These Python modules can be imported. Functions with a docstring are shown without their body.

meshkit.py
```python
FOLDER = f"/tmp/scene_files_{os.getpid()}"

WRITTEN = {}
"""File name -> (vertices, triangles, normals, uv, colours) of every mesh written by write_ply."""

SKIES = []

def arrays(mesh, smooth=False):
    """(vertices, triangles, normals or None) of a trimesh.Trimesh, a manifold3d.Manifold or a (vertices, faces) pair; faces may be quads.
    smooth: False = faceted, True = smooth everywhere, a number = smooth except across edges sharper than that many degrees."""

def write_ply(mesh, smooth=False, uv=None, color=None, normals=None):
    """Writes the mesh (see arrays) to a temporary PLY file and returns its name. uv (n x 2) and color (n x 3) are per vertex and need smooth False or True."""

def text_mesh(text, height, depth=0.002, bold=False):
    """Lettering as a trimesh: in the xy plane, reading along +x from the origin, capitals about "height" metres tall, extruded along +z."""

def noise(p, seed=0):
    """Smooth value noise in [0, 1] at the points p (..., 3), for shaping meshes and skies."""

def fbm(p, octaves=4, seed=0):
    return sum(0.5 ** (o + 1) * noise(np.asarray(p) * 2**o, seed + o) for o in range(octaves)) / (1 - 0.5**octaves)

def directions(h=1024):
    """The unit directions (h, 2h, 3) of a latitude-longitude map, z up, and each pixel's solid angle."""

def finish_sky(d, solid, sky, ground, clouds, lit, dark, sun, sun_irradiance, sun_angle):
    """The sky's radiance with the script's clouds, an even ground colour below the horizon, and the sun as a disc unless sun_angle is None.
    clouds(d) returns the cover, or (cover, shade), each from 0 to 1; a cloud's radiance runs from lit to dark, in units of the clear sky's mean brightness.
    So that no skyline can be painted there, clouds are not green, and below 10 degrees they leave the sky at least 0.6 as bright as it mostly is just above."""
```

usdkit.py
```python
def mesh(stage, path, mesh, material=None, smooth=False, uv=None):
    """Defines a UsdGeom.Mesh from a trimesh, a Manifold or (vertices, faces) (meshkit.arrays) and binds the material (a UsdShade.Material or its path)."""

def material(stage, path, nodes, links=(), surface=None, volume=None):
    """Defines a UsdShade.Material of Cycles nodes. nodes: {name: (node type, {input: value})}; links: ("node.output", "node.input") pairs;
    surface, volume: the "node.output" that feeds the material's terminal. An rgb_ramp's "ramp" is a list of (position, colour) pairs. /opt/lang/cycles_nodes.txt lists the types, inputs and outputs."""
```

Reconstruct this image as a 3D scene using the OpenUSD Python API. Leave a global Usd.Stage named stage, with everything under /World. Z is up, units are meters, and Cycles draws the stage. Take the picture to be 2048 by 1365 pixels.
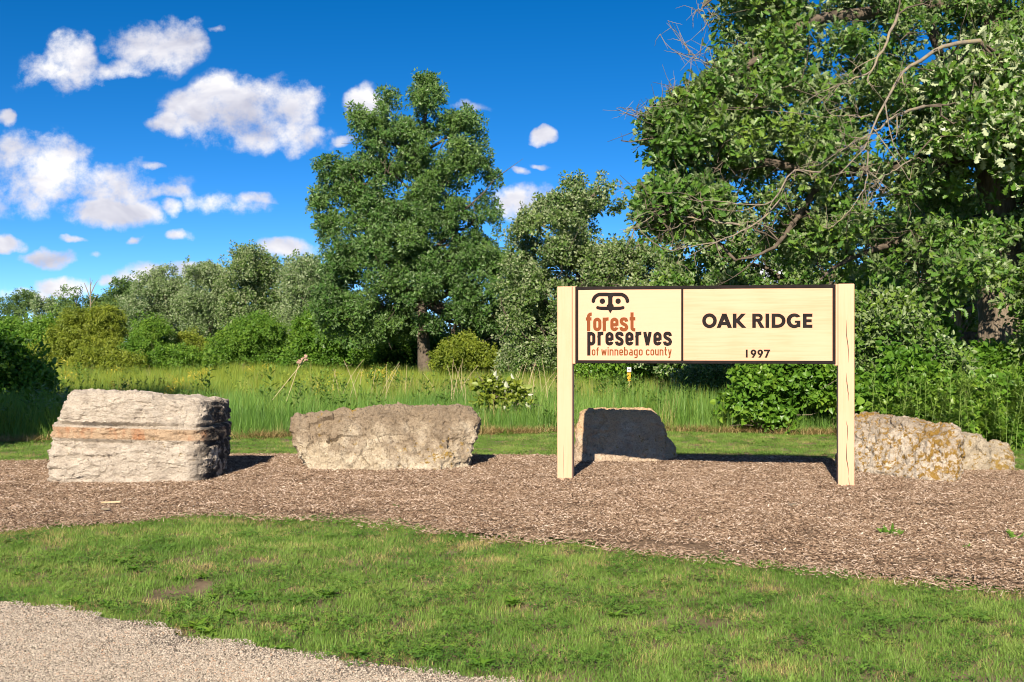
import math
import numpy as np, trimesh, manifold3d, shapely, usdkit, meshkit
from shapely.geometry import Polygon, Point, LineString, box as sbox
from shapely import affinity
from shapely.ops import unary_union
from pxr import Usd, UsdGeom, UsdLux, UsdShade, Gf, Sdf, Vt

stage = Usd.Stage.CreateInMemory()
UsdGeom.SetStageUpAxis(stage, 'Z')
UsdGeom.SetStageMetersPerUnit(stage, 1.0)
UsdGeom.Xform.Define(stage, '/World')
UsdGeom.Scope.Define(stage, '/World/Looks')

# ------------------------------------------------------------------ camera, sun, sky
EYE, F, CX, CY = 1.55, 2400.0, 1024.0, 682.5      # eye height (m), focal length and centre in photograph pixels
SUN_EL = math.radians(29.5)
SUN_AZ = math.atan2(-0.185, -0.983)                # direction towards the sun: behind the camera, a little left
SUN_INTENSITY = 1.22
SKY_STRENGTH = 0.078
EXPOSURE = 1.1
CLOUD = 6.6

cam = UsdGeom.Camera.Define(stage, '/World/camera')
cam.CreateHorizontalApertureAttr(36.0)
cam.CreateVerticalApertureAttr(36.0 * 682 / 1024)
cam.CreateFocalLengthAttr(36.0 * F / 2048)
cam.CreateClippingRangeAttr(Gf.Vec2f(0.1, 20000))
cam.CreateExposureAttr(EXPOSURE)
cam.AddTranslateOp().Set(Gf.Vec3d(0, 0, EYE))
cam.AddRotateXYZOp().Set(Gf.Vec3f(90, 0, 0))

S = np.array([math.sin(SUN_AZ) * math.cos(SUN_EL), math.cos(SUN_AZ) * math.cos(SUN_EL), math.sin(SUN_EL)])
sun = UsdLux.DistantLight.Define(stage, '/World/sun')
sun.CreateIntensityAttr(SUN_INTENSITY)
sun.CreateNormalizeAttr(True)
sun.CreateAngleAttr(0.5)
sun.CreateColorAttr(Gf.Vec3f(1.0, 0.88, 0.73))
zx = S; xx = np.cross([0, 0, 1], zx); xx /= np.linalg.norm(xx); yx = np.cross(zx, xx)
sun.AddTransformOp().Set(Gf.Matrix4d(*xx, 0, *yx, 0, *zx, 0, 0, 0, 0, 1))


def mat(name, nodes, links=(), surface=None, volume=None):
    return usdkit.material(stage, '/World/Looks/' + name, nodes, links, surface=surface, volume=volume)


def sky_material():
    n, l = {}, []
    n['tc'] = ('texture_coordinate', {})
    n['sky'] = ('sky_texture', {'sky_type': 'single_scattering', 'sun_disc': False, 'sun_elevation': SUN_EL, 'sun_rotation': SUN_AZ, 'altitude': 300.0,
                                'air_density': 0.34, 'aerosol_density': 0.02, 'ozone_density': 1.0})
    n['sep'] = ('separate_xyz', {}); l.append(('tc.generated', 'sep.vector'))
    n['ym'] = ('math', {'math_type': 'maximum', 'value2': 0.05}); l.append(('sep.y', 'ym.value1'))
    n['u'] = ('math', {'math_type': 'divide'}); l += [('sep.x', 'u.value1'), ('ym.value', 'u.value2')]
    n['v'] = ('math', {'math_type': 'divide'}); l += [('sep.z', 'v.value1'), ('ym.value', 'v.value2')]
    n['uv'] = ('combine_xyz', {}); l += [('u.value', 'uv.x'), ('v.value', 'uv.y')]
    # every cloud is a group of ellipses at its own bearing and height in the sky
    px = [(125, 150, 88, 48), (145, 112, 50, 50), (300, 98, 98, 52), (355, 78, 62, 42), (215, 145, 70, 26), (440, 62, 22, 9),
          (482, 224, 155, 52), (462, 186, 72, 42), (575, 205, 80, 50), (345, 242, 58, 22), (545, 275, 140, 40), (690, 285, 32, 12),
          (60, 345, 160, 78), (200, 362, 150, 46), (125, 305, 66, 36), (20, 300, 60, 20), (310, 335, 42, 9), (230, 425, 108, 30), (330, 383, 52, 18), (342, 415, 24, 18),
          (450, 408, 86, 28), (498, 396, 52, 16), (360, 468, 32, 15), (18, 487, 42, 18), (140, 480, 36, 9), (105, 516, 60, 17), (190, 514, 20, 12),
          (265, 481, 22, 10), (722, 215, 46, 38), (940, 213, 38, 13), (300, 550, 66, 24), (130, 568, 66, 20), (230, 562, 26, 12), (590, 496, 80, 22),
          (400, 545, 70, 22), (1060, 402, 78, 34), (1040, 347, 22, 10), (1090, 276, 32, 14), (1082, 331, 32, 8), (1560, 545, 90, 30), (1840, 380, 70, 40),
          (8, 240, 22, 20), (30, 590, 60, 14)]
    n['cn'] = ('noise_texture', {'scale': 16.0, 'detail': 8.0, 'roughness': 0.62}); l.append(('uv.vector', 'cn.vector'))
    n['cw'] = ('noise_texture', {'scale': 30.0, 'detail': 3.0}); l.append(('uv.vector', 'cw.vector'))
    n['cwc'] = ('vector_math', {'math_type': 'multiply_add', 'vector2': (0.03, 0.022, 0), 'vector3': (-0.015, -0.011, 0)}); l.append(('cw.color', 'cwc.vector1'))
    n['uvw'] = ('vector_math', {'math_type': 'add'}); l += [('uv.vector', 'uvw.vector1'), ('cwc.vector', 'uvw.vector2')]
    last = low = None
    for i, (x, y, rx, ry) in enumerate(px):
        a, b, c, d = f'a{i}', f'b{i}', f'c{i}', f'd{i}'
        r = (F / (rx * 1.08), F / (ry * 1.08), 0)
        n[a] = ('vector_math', {'math_type': 'multiply_add', 'vector2': r, 'vector3': (-(x - CX) / F * r[0], -(CY - y) / F * r[1], 0)}); l.append(('uvw.vector', a + '.vector1'))
        n[b] = ('vector_math', {'math_type': 'dot_product'}); l += [(a + '.vector', b + '.vector1'), (a + '.vector', b + '.vector2')]
        if last is None:
            last = b
        else:
            n[c] = ('math', {'math_type': 'smoothmin', 'value3': 0.2}); l += [(last + '.value', c + '.value1'), (b + '.value', c + '.value2')]
            last = c
    n['fld'] = ('math', {'math_type': 'subtract', 'value1': 0.98}); l.append((last + '.value', 'fld.value2'))
    n['nz'] = ('math', {'math_type': 'multiply_add', 'value2': 5.4, 'value3': -2.8}); l.append(('cn.fac', 'nz.value1'))
    n['sum'] = ('math', {'math_type': 'add'}); l += [('fld.value', 'sum.value1'), ('nz.value', 'sum.value2')]
    n['near'] = ('map_range', {'range_type': 'smoothstep', 'from_min': -0.2, 'from_max': 1.0, 'clamp': True}); l.append(('sum.value', 'near.value'))
    n['fm'] = ('map_range', {'from_min': -0.45, 'from_max': -0.05, 'clamp': True}); l.append(('fld.value', 'fm.value'))
    n['near2'] = ('math', {'math_type': 'multiply'}); l += [('near.result', 'near2.value1'), ('fm.result', 'near2.value2')]
    # the rest of the sky: the same kind of scattered fair-weather clouds
    n['gn'] = ('noise_texture', {'scale': 5.0, 'detail': 7.0, 'roughness': 0.58}); l.append(('tc.generated', 'gn.vector'))
    n['gr'] = ('map_range', {'range_type': 'smoothstep', 'from_min': 0.56, 'from_max': 0.64, 'clamp': True}); l.append(('gn.fac', 'gr.value'))
    n['au'] = ('math', {'math_type': 'absolute'}); l.append(('u.value', 'au.value1'))
    n['out1'] = ('map_range', {'from_min': 0.42, 'from_max': 0.6, 'clamp': True}); l.append(('au.value', 'out1.value'))
    n['out2'] = ('map_range', {'from_min': 0.3, 'from_max': 0.5, 'clamp': True}); l.append(('v.value', 'out2.value'))
    n['out3'] = ('map_range', {'from_min': 0.1, 'from_max': 0.02, 'clamp': True}); l.append(('sep.y', 'out3.value'))
    n['o12'] = ('math', {'math_type': 'maximum'}); l += [('out1.result', 'o12.value1'), ('out2.result', 'o12.value2')]
    n['o123'] = ('math', {'math_type': 'maximum'}); l += [('o12.value', 'o123.value1'), ('out3.result', 'o123.value2')]
    n['far'] = ('math', {'math_type': 'multiply'}); l += [('gr.result', 'far.value1'), ('o123.value', 'far.value2')]
    n['cov'] = ('math', {'math_type': 'maximum', 'use_clamp': True}); l += [('near2.value', 'cov.value1'), ('far.value', 'cov.value2')]
    # cloud tone: bright billows, lilac-grey thicker undersides
    n['sh'] = ('noise_texture', {'scale': 21.0, 'detail': 5.0, 'roughness': 0.5, 'distortion': 0.4})
    n['shm'] = ('mapping', {'mapping_type': 'point', 'location': (0.0, 0.013, 0.0), 'scale': (0.8, 1.35, 1)}); l += [('uv.vector', 'shm.vector'), ('shm.vector', 'sh.vector')]
    n['ramp'] = ('rgb_ramp', {'ramp': [(0.34, (0.54, 0.55, 0.66)), (0.50, (0.76, 0.76, 0.83)), (0.64, (1.02, 1.0, 0.985))]}); l.append(('sh.fac', 'ramp.fac'))
    n['cl'] = ('vector_math', {'math_type': 'scale', 'scale': CLOUD}); l.append(('ramp.color', 'cl.vector1'))
    n['sat'] = ('hsv', {'hue': 0.5, 'saturation': 1.4, 'value': 1.0, 'fac': 1.0}); l.append(('sky.color', 'sat.color'))
    n['mix'] = ('mix', {'mix_type': 'mix', 'use_clamp': False}); l += [('cov.value', 'mix.fac'), ('sat.color', 'mix.color1'), ('cl.vector', 'mix.color2')]
    n['bg'] = ('background_shader', {'strength': SKY_STRENGTH}); l.append(('mix.color', 'bg.color'))
    return mat('sky', n, l, surface='bg.background')


dome = UsdLux.DomeLight.Define(stage, '/World/sky')
UsdShade.MaterialBindingAPI.Apply(dome.GetPrim()).Bind(sky_material())
dome.GetPrim().SetCustomDataByKey('kind', 'structure')

# ------------------------------------------------------------------ helpers
used = {}


def numbered(path):
    k = used.get(path, 0); used[path] = k + 1
    return path if k == 0 else f'{path}_{k:03d}'


def keys(p, **kw):
    for k, v in kw.items():
        if v: p.SetCustomDataByKey(k, v)
    return p


def thing(name, label, category, loc=(0, 0, 0), rz=0.0, group=None, scale=None):
    x = UsdGeom.Xform.Define(stage, numbered('/World/' + name))
    x.AddTranslateOp().Set(Gf.Vec3d(*map(float, loc)))
    if rz: x.AddRotateZOp().Set(float(rz))
    if scale: x.AddScaleOp().Set(Gf.Vec3f(scale, scale, scale))
    return keys(x.GetPrim(), label=label, category=category, group=group)


def put(path, mesh, m, smooth=False):
    g = usdkit.mesh(stage, path, mesh, m, smooth=smooth)
    t = getattr(mesh, 'tone', None)
    if t is not None and not smooth:
        UsdGeom.PrimvarsAPI(g).CreatePrimvar('tone', Sdf.ValueTypeNames.FloatArray, 'vertex').Set(Vt.FloatArray.FromNumpy(np.asarray(t, np.float32)))
    return g


def part(name, mesh, m, parent=None, smooth=False, **kw):
    base = str(parent.GetPath()) if parent is not None else '/World'
    return keys(put(numbered(base + '/' + name), mesh, m, smooth).GetPrim(), **kw)


def again(first, loc, rz=0.0, scale=1.0, label=None):
    """another copy of a thing with its parts"""
    d = first.GetCustomData()
    r = thing(first.GetName().rsplit('_0', 1)[0], label or d['label'], d['category'], loc, rz or 0.01, d.get('group'), scale)
    r.GetReferences().AddInternalReference(first.GetPath())
    r.SetInstanceable(True)
    return r


def quats(R):
    """rotation matrices (n,3,3) -> (i, j, k, real)"""
    from scipy.spatial.transform import Rotation
    return Rotation.from_matrix(R).as_quat()


def scatter(path, protos, pos, quat, scl, idx, **kw):
    pi = UsdGeom.PointInstancer.Define(stage, path)
    rel = pi.CreatePrototypesRel()
    for k, (mesh, m) in enumerate(protos):
        q = path + f'/form_{k:03d}'
        put(q, mesh, m)
        rel.AddTarget(q)
    scl = np.asarray(scl, float)
    if scl.ndim == 1: scl = np.repeat(scl[:, None], 3, 1)
    pi.CreatePositionsAttr(Vt.Vec3fArray.FromNumpy(np.asarray(pos, np.float32)))
    pi.CreateOrientationsAttr(Vt.QuathArray.FromNumpy(np.asarray(quat, np.float16)))
    pi.CreateScalesAttr(Vt.Vec3fArray.FromNumpy(np.ascontiguousarray(scl, np.float32)))
    pi.CreateProtoIndicesAttr(Vt.IntArray.FromNumpy(np.asarray(idx, np.int32)))
    return keys(pi.GetPrim(), **kw)


def yaw_quats(a):
    a = np.asarray(a) / 2
    return np.stack([0 * a, 0 * a, np.sin(a), np.cos(a)], 1)


def frames(z, rng, tilt=0.0):
    """rotations whose z axis is z (n,3), with a random spin"""
    z = z + tilt * rng.normal(size=z.shape)
    z = z / np.linalg.norm(z, axis=1, keepdims=True)
    a = rng.normal(size=z.shape)
    x = np.cross(a, z); x /= np.linalg.norm(x, axis=1, keepdims=True)
    y = np.cross(z, x)
    return np.stack([x, y, z], 2)


def P(px, py, Y):
    return np.array([(px - CX) / F * Y, Y, EYE - (py - CY) / F * Y])


def G(px, py, z=0.0):
    Y = (EYE - z) * F / (py - CY)
    return np.array([(px - CX) / F * Y, Y, z])


class Pieces(tuple):
    tone = None


class MB:
    def __init__(s): s.v, s.f, s.n = [], [], 0

    def add(s, v, f):
        v = np.asarray(v, float); f = np.asarray(f, int)
        if f.shape[1] == 4: f = np.vstack([f[:, [0, 1, 2]], f[:, [0, 2, 3]]])
        s.v.append(v); s.f.append(f + s.n); s.n += len(v)

    def tm(s, m): s.add(m.vertices, m.faces)

    def get(s):
        m = Pieces((np.vstack(s.v), np.vstack(s.f)))
        m.tone = np.repeat(np.random.default_rng(len(s.v) * 7 + s.n).random(len(s.v)), [len(v) for v in s.v])
        return m


def tube(pts, rad, n=7, rough=0.0, seed=0):
    pts = np.asarray(pts, float); rad = np.broadcast_to(np.asarray(rad, float), (len(pts),))
    t = np.gradient(pts, axis=0); t /= np.linalg.norm(t, axis=1, keepdims=True) + 1e-12
    ref = np.array([0.31, 0.2, 0.93]) if abs(t[0] @ [0, 0, 1]) < 0.8 else np.array([1.0, 0.1, 0])
    x = np.cross(t, ref); x /= np.linalg.norm(x, axis=1, keepdims=True) + 1e-12
    y = np.cross(t, x)
    a = np.arange(n) / n * 2 * np.pi
    ring = x[:, None] * np.cos(a)[None, :, None] + y[:, None] * np.sin(a)[None, :, None]
    r = rad[:, None] * np.ones(n)
    if rough:
        q = pts[:, None] + ring * rad[:, None, None]
        r = r * (1 + rough * (meshkit.fbm(q * np.array([9, 9, 2.2]), 3, seed) - 0.5) * 2)
    v = (pts[:, None] + ring * r[..., None]).reshape(-1, 3)
    m = len(pts); i, j = np.meshgrid(np.arange(m - 1), np.arange(n), indexing='ij')
    q = np.stack([i * n + j, i * n + (j + 1) % n, (i + 1) * n + (j + 1) % n, (i + 1) * n + j], -1).reshape(-1, 4)
    v = np.vstack([v, pts[:1], pts[-1:]])
    k = np.arange(n)
    caps = np.vstack([np.stack([np.full(n, m * n), (k + 1) % n, k], 1), np.stack([np.full(n, m * n + 1), (m - 1) * n + k, (m - 1) * n + (k + 1) % n], 1)])
    return v, np.vstack([q[:, [0, 1, 2]], q[:, [0, 2, 3]], caps])


def curve(ctrl, n=12):
    """smooth curve through control points"""
    from scipy.interpolate import PchipInterpolator
    c = np.asarray(ctrl, float)
    return PchipInterpolator(np.arange(len(c)), c)(np.linspace(0, len(c) - 1, n))


def bx(x0, x1, y0, y1, z0, z1, bev=0.0):
    if bev:
        b = manifold3d.Manifold.batch_hull([manifold3d.Manifold.cube(((x1 - x0) - 2 * (bev if k != 0 else 0), (y1 - y0) - 2 * (bev if k != 1 else 0), (z1 - z0) - 2 * (bev if k != 2 else 0)), True) for k in range(3)])
        m = b.to_mesh()
        return m.vert_properties[:, :3] + np.array([(x0 + x1) / 2, (y0 + y1) / 2, (z0 + z1) / 2]), m.tri_verts
    m = trimesh.creation.box([x1 - x0, y1 - y0, z1 - z0]); m.apply_translation([(x0 + x1) / 2, (y0 + y1) / 2, (z0 + z1) / 2])
    return np.array(m.vertices), np.array(m.faces)


# ------------------------------------------------------------------ materials
def leaf_mat(name, dark, mid, light, back=None, trans=0.28, rough=0.5, patch=0.35, glow=(1.15, 1.25, 0.45)):
    n = {'oi': ('object_info', {}), 'geo': ('geometry', {}), 'tone': ('attribute', {'attribute': 'tone'}),
         'nz': ('noise_texture', {'scale': patch, 'detail': 2.0}),
         's1': ('math', {'math_type': 'multiply', 'value2': 0.34}), 's2': ('math', {'math_type': 'multiply_add', 'value2': 0.30}), 's3': ('math', {'math_type': 'multiply_add', 'value2': 0.9}),
         'off': ('math', {'math_type': 'subtract', 'value2': 0.27}),
         'ramp': ('rgb_ramp', {'ramp': [(0.1, dark), (0.5, mid), (0.95, light)]}),
         'p': ('principled_bsdf', {'roughness': rough, 'specular_ior_level': 0.35}),
         'tcol': ('mix', {'mix_type': 'multiply', 'fac': 1.0, 'color2': glow}),
         't': ('translucent_bsdf', {}), 'm': ('mix_closure', {'fac': trans})}
    l = [('geo.position', 'nz.vector'), ('oi.random', 's1.value1'), ('tone.fac', 's2.value1'), ('s1.value', 's2.value3'), ('nz.fac', 's3.value1'), ('s2.value', 's3.value3'),
         ('s3.value', 'off.value1'), ('off.value', 'ramp.fac'), ('tcol.color', 't.color'), ('p.BSDF', 'm.closure1'), ('t.BSDF', 'm.closure2')]
    src = 'ramp.color'
    if back:
        n['bk'] = ('mix', {'mix_type': 'mix', 'color2': back})
        n['bkf'] = ('math', {'math_type': 'multiply', 'value2': 0.85})
        l += [('geo.backfacing', 'bkf.value1'), ('bkf.value', 'bk.fac'), ('ramp.color', 'bk.color1')]
        src = 'bk.color'
    l += [(src, 'p.base_color'), (src, 'tcol.color1')]
    return mat(name, n, l, surface='m.closure')


def noisy(name, stops, scale=8.0, detail=5.0, rough=0.85, bump=0.0, bscale=60.0, stretch=(1, 1, 1), bdist=0.01, spec=0.25, dist=0.0):
    n = {'tc': ('texture_coordinate', {}), 'mp': ('mapping', {'mapping_type': 'point', 'scale': stretch}), 'nz': ('noise_texture', {'scale': scale, 'detail': detail, 'roughness': 0.6, 'distortion': dist}),
         'ramp': ('rgb_ramp', {'ramp': stops}), 'p': ('principled_bsdf', {'roughness': rough, 'specular_ior_level': spec})}
    l = [('tc.object', 'mp.vector'), ('mp.vector', 'nz.vector'), ('nz.fac', 'ramp.fac'), ('ramp.color', 'p.base_color')]
    if bump:
        n['bn'] = ('noise_texture', {'scale': bscale, 'detail': 4.0, 'roughness': 0.65}); n['b'] = ('bump', {'strength': bump, 'distance': bdist})
        l += [('mp.vector', 'bn.vector'), ('bn.fac', 'b.height'), ('b.normal', 'p.normal')]
    return mat(name, n, l, surface='p.BSDF')


def island_mat(name, stops, rough=0.85, spec=0.2, patch=1.2, pw=0.5):
    n = {'geo': ('geometry', {}), 'tone': ('attribute', {'attribute': 'tone'}), 'nz': ('noise_texture', {'scale': patch, 'detail': 3.0}), 'a': ('math', {'math_type': 'multiply', 'value2': pw}), 'b': ('math', {'math_type': 'add'}),
         'c': ('math', {'math_type': 'subtract', 'value2': pw * 0.5}), 'ramp': ('rgb_ramp', {'ramp': stops}), 'p': ('principled_bsdf', {'roughness': rough, 'specular_ior_level': spec})}
    l = [('geo.position', 'nz.vector'), ('nz.fac', 'a.value1'), ('a.value', 'b.value1'), ('tone.fac', 'b.value2'), ('b.value', 'c.value1'), ('c.value', 'ramp.fac'), ('ramp.color', 'p.base_color')]
    return mat(name, n, l, surface='p.BSDF')


M = {}
M['lawn'] = leaf_mat('lawn_blades', (0.064, 0.148, 0.020), (0.136, 0.248, 0.037), (0.28, 0.37, 0.088), trans=0.25, rough=0.6, patch=0.9)
M['lawn_dry'] = leaf_mat('dry_blades', (0.22, 0.205, 0.06), (0.36, 0.31, 0.115), (0.50, 0.42, 0.2), trans=0.15, rough=0.8, patch=1.2)
M['clover'] = leaf_mat('clover_leaves', (0.045, 0.115, 0.014), (0.085, 0.185, 0.022), (0.17, 0.26, 0.04), trans=0.25, rough=0.5, patch=1.5)
M['meadow'] = leaf_mat('meadow_blades', (0.070, 0.165, 0.032), (0.145, 0.28, 0.05), (0.28, 0.39, 0.09), trans=0.32, rough=0.5, patch=0.35)
M['meadow_yellow'] = leaf_mat('meadow_yellow_blades', (0.12, 0.175, 0.022), (0.22, 0.29, 0.034), (0.34, 0.37, 0.06), trans=0.3, rough=0.6, patch=0.3)
M['meadow_dry'] = leaf_mat('meadow_dry_blades', (0.24, 0.18, 0.07), (0.38, 0.29, 0.13), (0.52, 0.42, 0.22), trans=0.2, rough=0.8)
M['oak'] = leaf_mat('oak_leaves', (0.030, 0.085, 0.013), (0.075, 0.165, 0.022), (0.17, 0.25, 0.036), back=(0.21, 0.27, 0.125), trans=0.25, rough=0.42, patch=0.5)
M['oak_pale'] = leaf_mat('oak_leaves_near', (0.030, 0.085, 0.013), (0.080, 0.175, 0.022), (0.18, 0.27, 0.036), back=(0.42, 0.47, 0.29), trans=0.25, rough=0.42, patch=0.5)
M['red_oak'] = leaf_mat('red_oak_leaves', (0.026, 0.078, 0.013), (0.066, 0.150, 0.026), (0.15, 0.235, 0.05), back=(0.12, 0.19, 0.07), trans=0.24, rough=0.4, patch=0.4)
M['bur_oak'] = leaf_mat('bur_oak_leaves', (0.040, 0.085, 0.018), (0.075, 0.140, 0.028), (0.14, 0.20, 0.05), back=(0.27, 0.32, 0.17), trans=0.22, rough=0.45, patch=0.4)
M['silver'] = leaf_mat('silver_leaves', (0.060, 0.115, 0.032), (0.110, 0.180, 0.055), (0.19, 0.26, 0.095), back=(0.27, 0.325, 0.19), trans=0.22, rough=0.5, patch=0.25)
M['green_bush'] = leaf_mat('green_bush_leaves', (0.042, 0.115, 0.010), (0.095, 0.20, 0.018), (0.19, 0.29, 0.032), trans=0.3, rough=0.5, patch=0.4)
M['yellow_bush'] = leaf_mat('yellow_bush_leaves', (0.085, 0.130, 0.012), (0.155, 0.205, 0.018), (0.26, 0.29, 0.035), trans=0.3, rough=0.5, patch=0.4)
M['far_leaf'] = leaf_mat('far_leaves', (0.055, 0.105, 0.030), (0.095, 0.165, 0.042), (0.16, 0.23, 0.07), trans=0.25, rough=0.6, patch=0.1)
M['vine'] = leaf_mat('broad_leaves', (0.036, 0.105, 0.010), (0.10, 0.215, 0.020), (0.23, 0.33, 0.04), trans=0.3, rough=0.42, patch=0.9)
M['weed'] = leaf_mat('weed_leaves', (0.055, 0.125, 0.016), (0.105, 0.195, 0.028), (0.18, 0.26, 0.05), trans=0.28, rough=0.45, patch=0.9)
M['pale_leaf'] = leaf_mat('pale_leaves', (0.10, 0.17, 0.03), (0.2, 0.26, 0.06), (0.28, 0.33, 0.1), back=(0.48, 0.50, 0.40), trans=0.2)
M['flower'] = leaf_mat('yellow_flowers', (0.30, 0.28, 0.03), (0.42, 0.36, 0.04), (0.5, 0.43, 0.08), trans=0.2)
M['bark'] = noisy('bark', [(0.25, (0.075, 0.058, 0.042)), (0.5, (0.17, 0.135, 0.098)), (0.75, (0.30, 0.25, 0.185))], scale=7, stretch=(2.4, 2.4, 0.45), bump=1.0, bscale=16, bdist=0.05, rough=0.95)
M['deadwood'] = noisy('dead_wood', [(0.3, (0.12, 0.10, 0.08)), (0.5, (0.20, 0.168, 0.13)), (0.7, (0.25, 0.205, 0.10))], scale=9, bump=0.5, bscale=40, rough=0.95)
M['dark_bark'] = noisy('dark_bark', [(0.3, (0.05, 0.04, 0.03)), (0.6, (0.12, 0.095, 0.07))], scale=7, bump=0.6, bscale=14, bdist=0.04, rough=0.95)
M['stalk'] = noisy('dry_stalk', [(0.3, (0.38, 0.29, 0.16)), (0.7, (0.55, 0.45, 0.29))], scale=20)
M['stem'] = noisy('green_stem', [(0.3, (0.12, 0.19, 0.04)), (0.7, (0.2, 0.27, 0.07))], scale=20)
M['seed'] = noisy('seed_head', [(0.3, (0.2, 0.12, 0.08)), (0.7, (0.42, 0.3, 0.22))], scale=30)
M['soil'] = noisy('soil', [(0.3, (0.12, 0.085, 0.05)), (0.6, (0.24, 0.175, 0.11)), (0.8, (0.31, 0.24, 0.16))], scale=6, bump=0.8, bscale=90, bdist=0.02)
M['turf'] = noisy('turf_ground', [(0.35, (0.11, 0.085, 0.045)), (0.55, (0.19, 0.14, 0.085)), (0.75, (0.27, 0.205, 0.135))], scale=2.5, detail=8, bump=0.6, bscale=80, bdist=0.02)
M['ground'] = noisy('field_ground', [(0.35, (0.08, 0.12, 0.025)), (0.6, (0.13, 0.18, 0.04)), (0.8, (0.19, 0.21, 0.06))], scale=0.6, detail=8)
M['mulch'] = noisy('mulch_ground', [(0.3, (0.09, 0.058, 0.034)), (0.55, (0.19, 0.13, 0.082)), (0.8, (0.28, 0.20, 0.13))], scale=30, detail=6, bump=0.9, bscale=90, bdist=0.02)
M['chip'] = island_mat('wood_chips', [(0.0, (0.08, 0.048, 0.03)), (0.25, (0.165, 0.107, 0.069)), (0.55, (0.27, 0.188, 0.126)), (0.85, (0.37, 0.277, 0.197)), (1.0, (0.56, 0.46, 0.37))], patch=1.6, pw=0.3)
M['path'] = noisy('gravel_bed', [(0.3, (0.12, 0.10, 0.08)), (0.6, (0.24, 0.205, 0.165)), (0.8, (0.32, 0.28, 0.23))], scale=60, detail=5, bump=0.9, bscale=110, bdist=0.015)
M['pebble'] = island_mat('pebbles', [(0.0, (0.09, 0.075, 0.065)), (0.15, (0.21, 0.175, 0.135)), (0.5, (0.33, 0.285, 0.23)), (0.9, (0.47, 0.415, 0.34)), (1.0, (0.36, 0.24, 0.16))], patch=2.0, pw=0.3, rough=0.7)


def paint(name, col, streak=0.0, worn=None, rough=0.5):
    n = {'tc': ('texture_coordinate', {}), 'mp': ('mapping', {'mapping_type': 'point', 'scale': (0.9, 3, 22) if streak != 2 else (22, 22, 0.8)}),
         'nz': ('noise_texture', {'scale': 2.2, 'detail': 6.0, 'roughness': 0.65}), 'big': ('noise_texture', {'scale': 2.0, 'detail': 2.0}), 'mul': ('math', {'math_type': 'multiply_add', 'value2': 0.55}),
         'ramp': ('rgb_ramp', {'ramp': [(0.30, tuple(c * 1.04 for c in col)), (0.62, col), (0.76, tuple(c * k for c, k in zip(col, (0.975, 0.965, 0.945) if streak == 1 and not worn else (0.992, 0.99, 0.985)))), (0.92, tuple(c * k for c, k in zip(col, worn or (0.90, 0.87, 0.81))))]}),
         'bn': ('bump', {'strength': 0.06, 'distance': 0.003}),
         'p': ('principled_bsdf', {'roughness': 0.75, 'specular_ior_level': 0.15})}
    l = [('tc.object', 'mp.vector'), ('mp.vector', 'nz.vector'), ('tc.object', 'big.vector'), ('big.fac', 'mul.value1'), ('nz.fac', 'mul.value3'), ('mul.value', 'ramp.fac'), ('ramp.color', 'p.base_color'), ('nz.fac', 'bn.height'), ('bn.normal', 'p.normal')]
    return mat(name, n, l, surface='p.BSDF')


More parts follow.
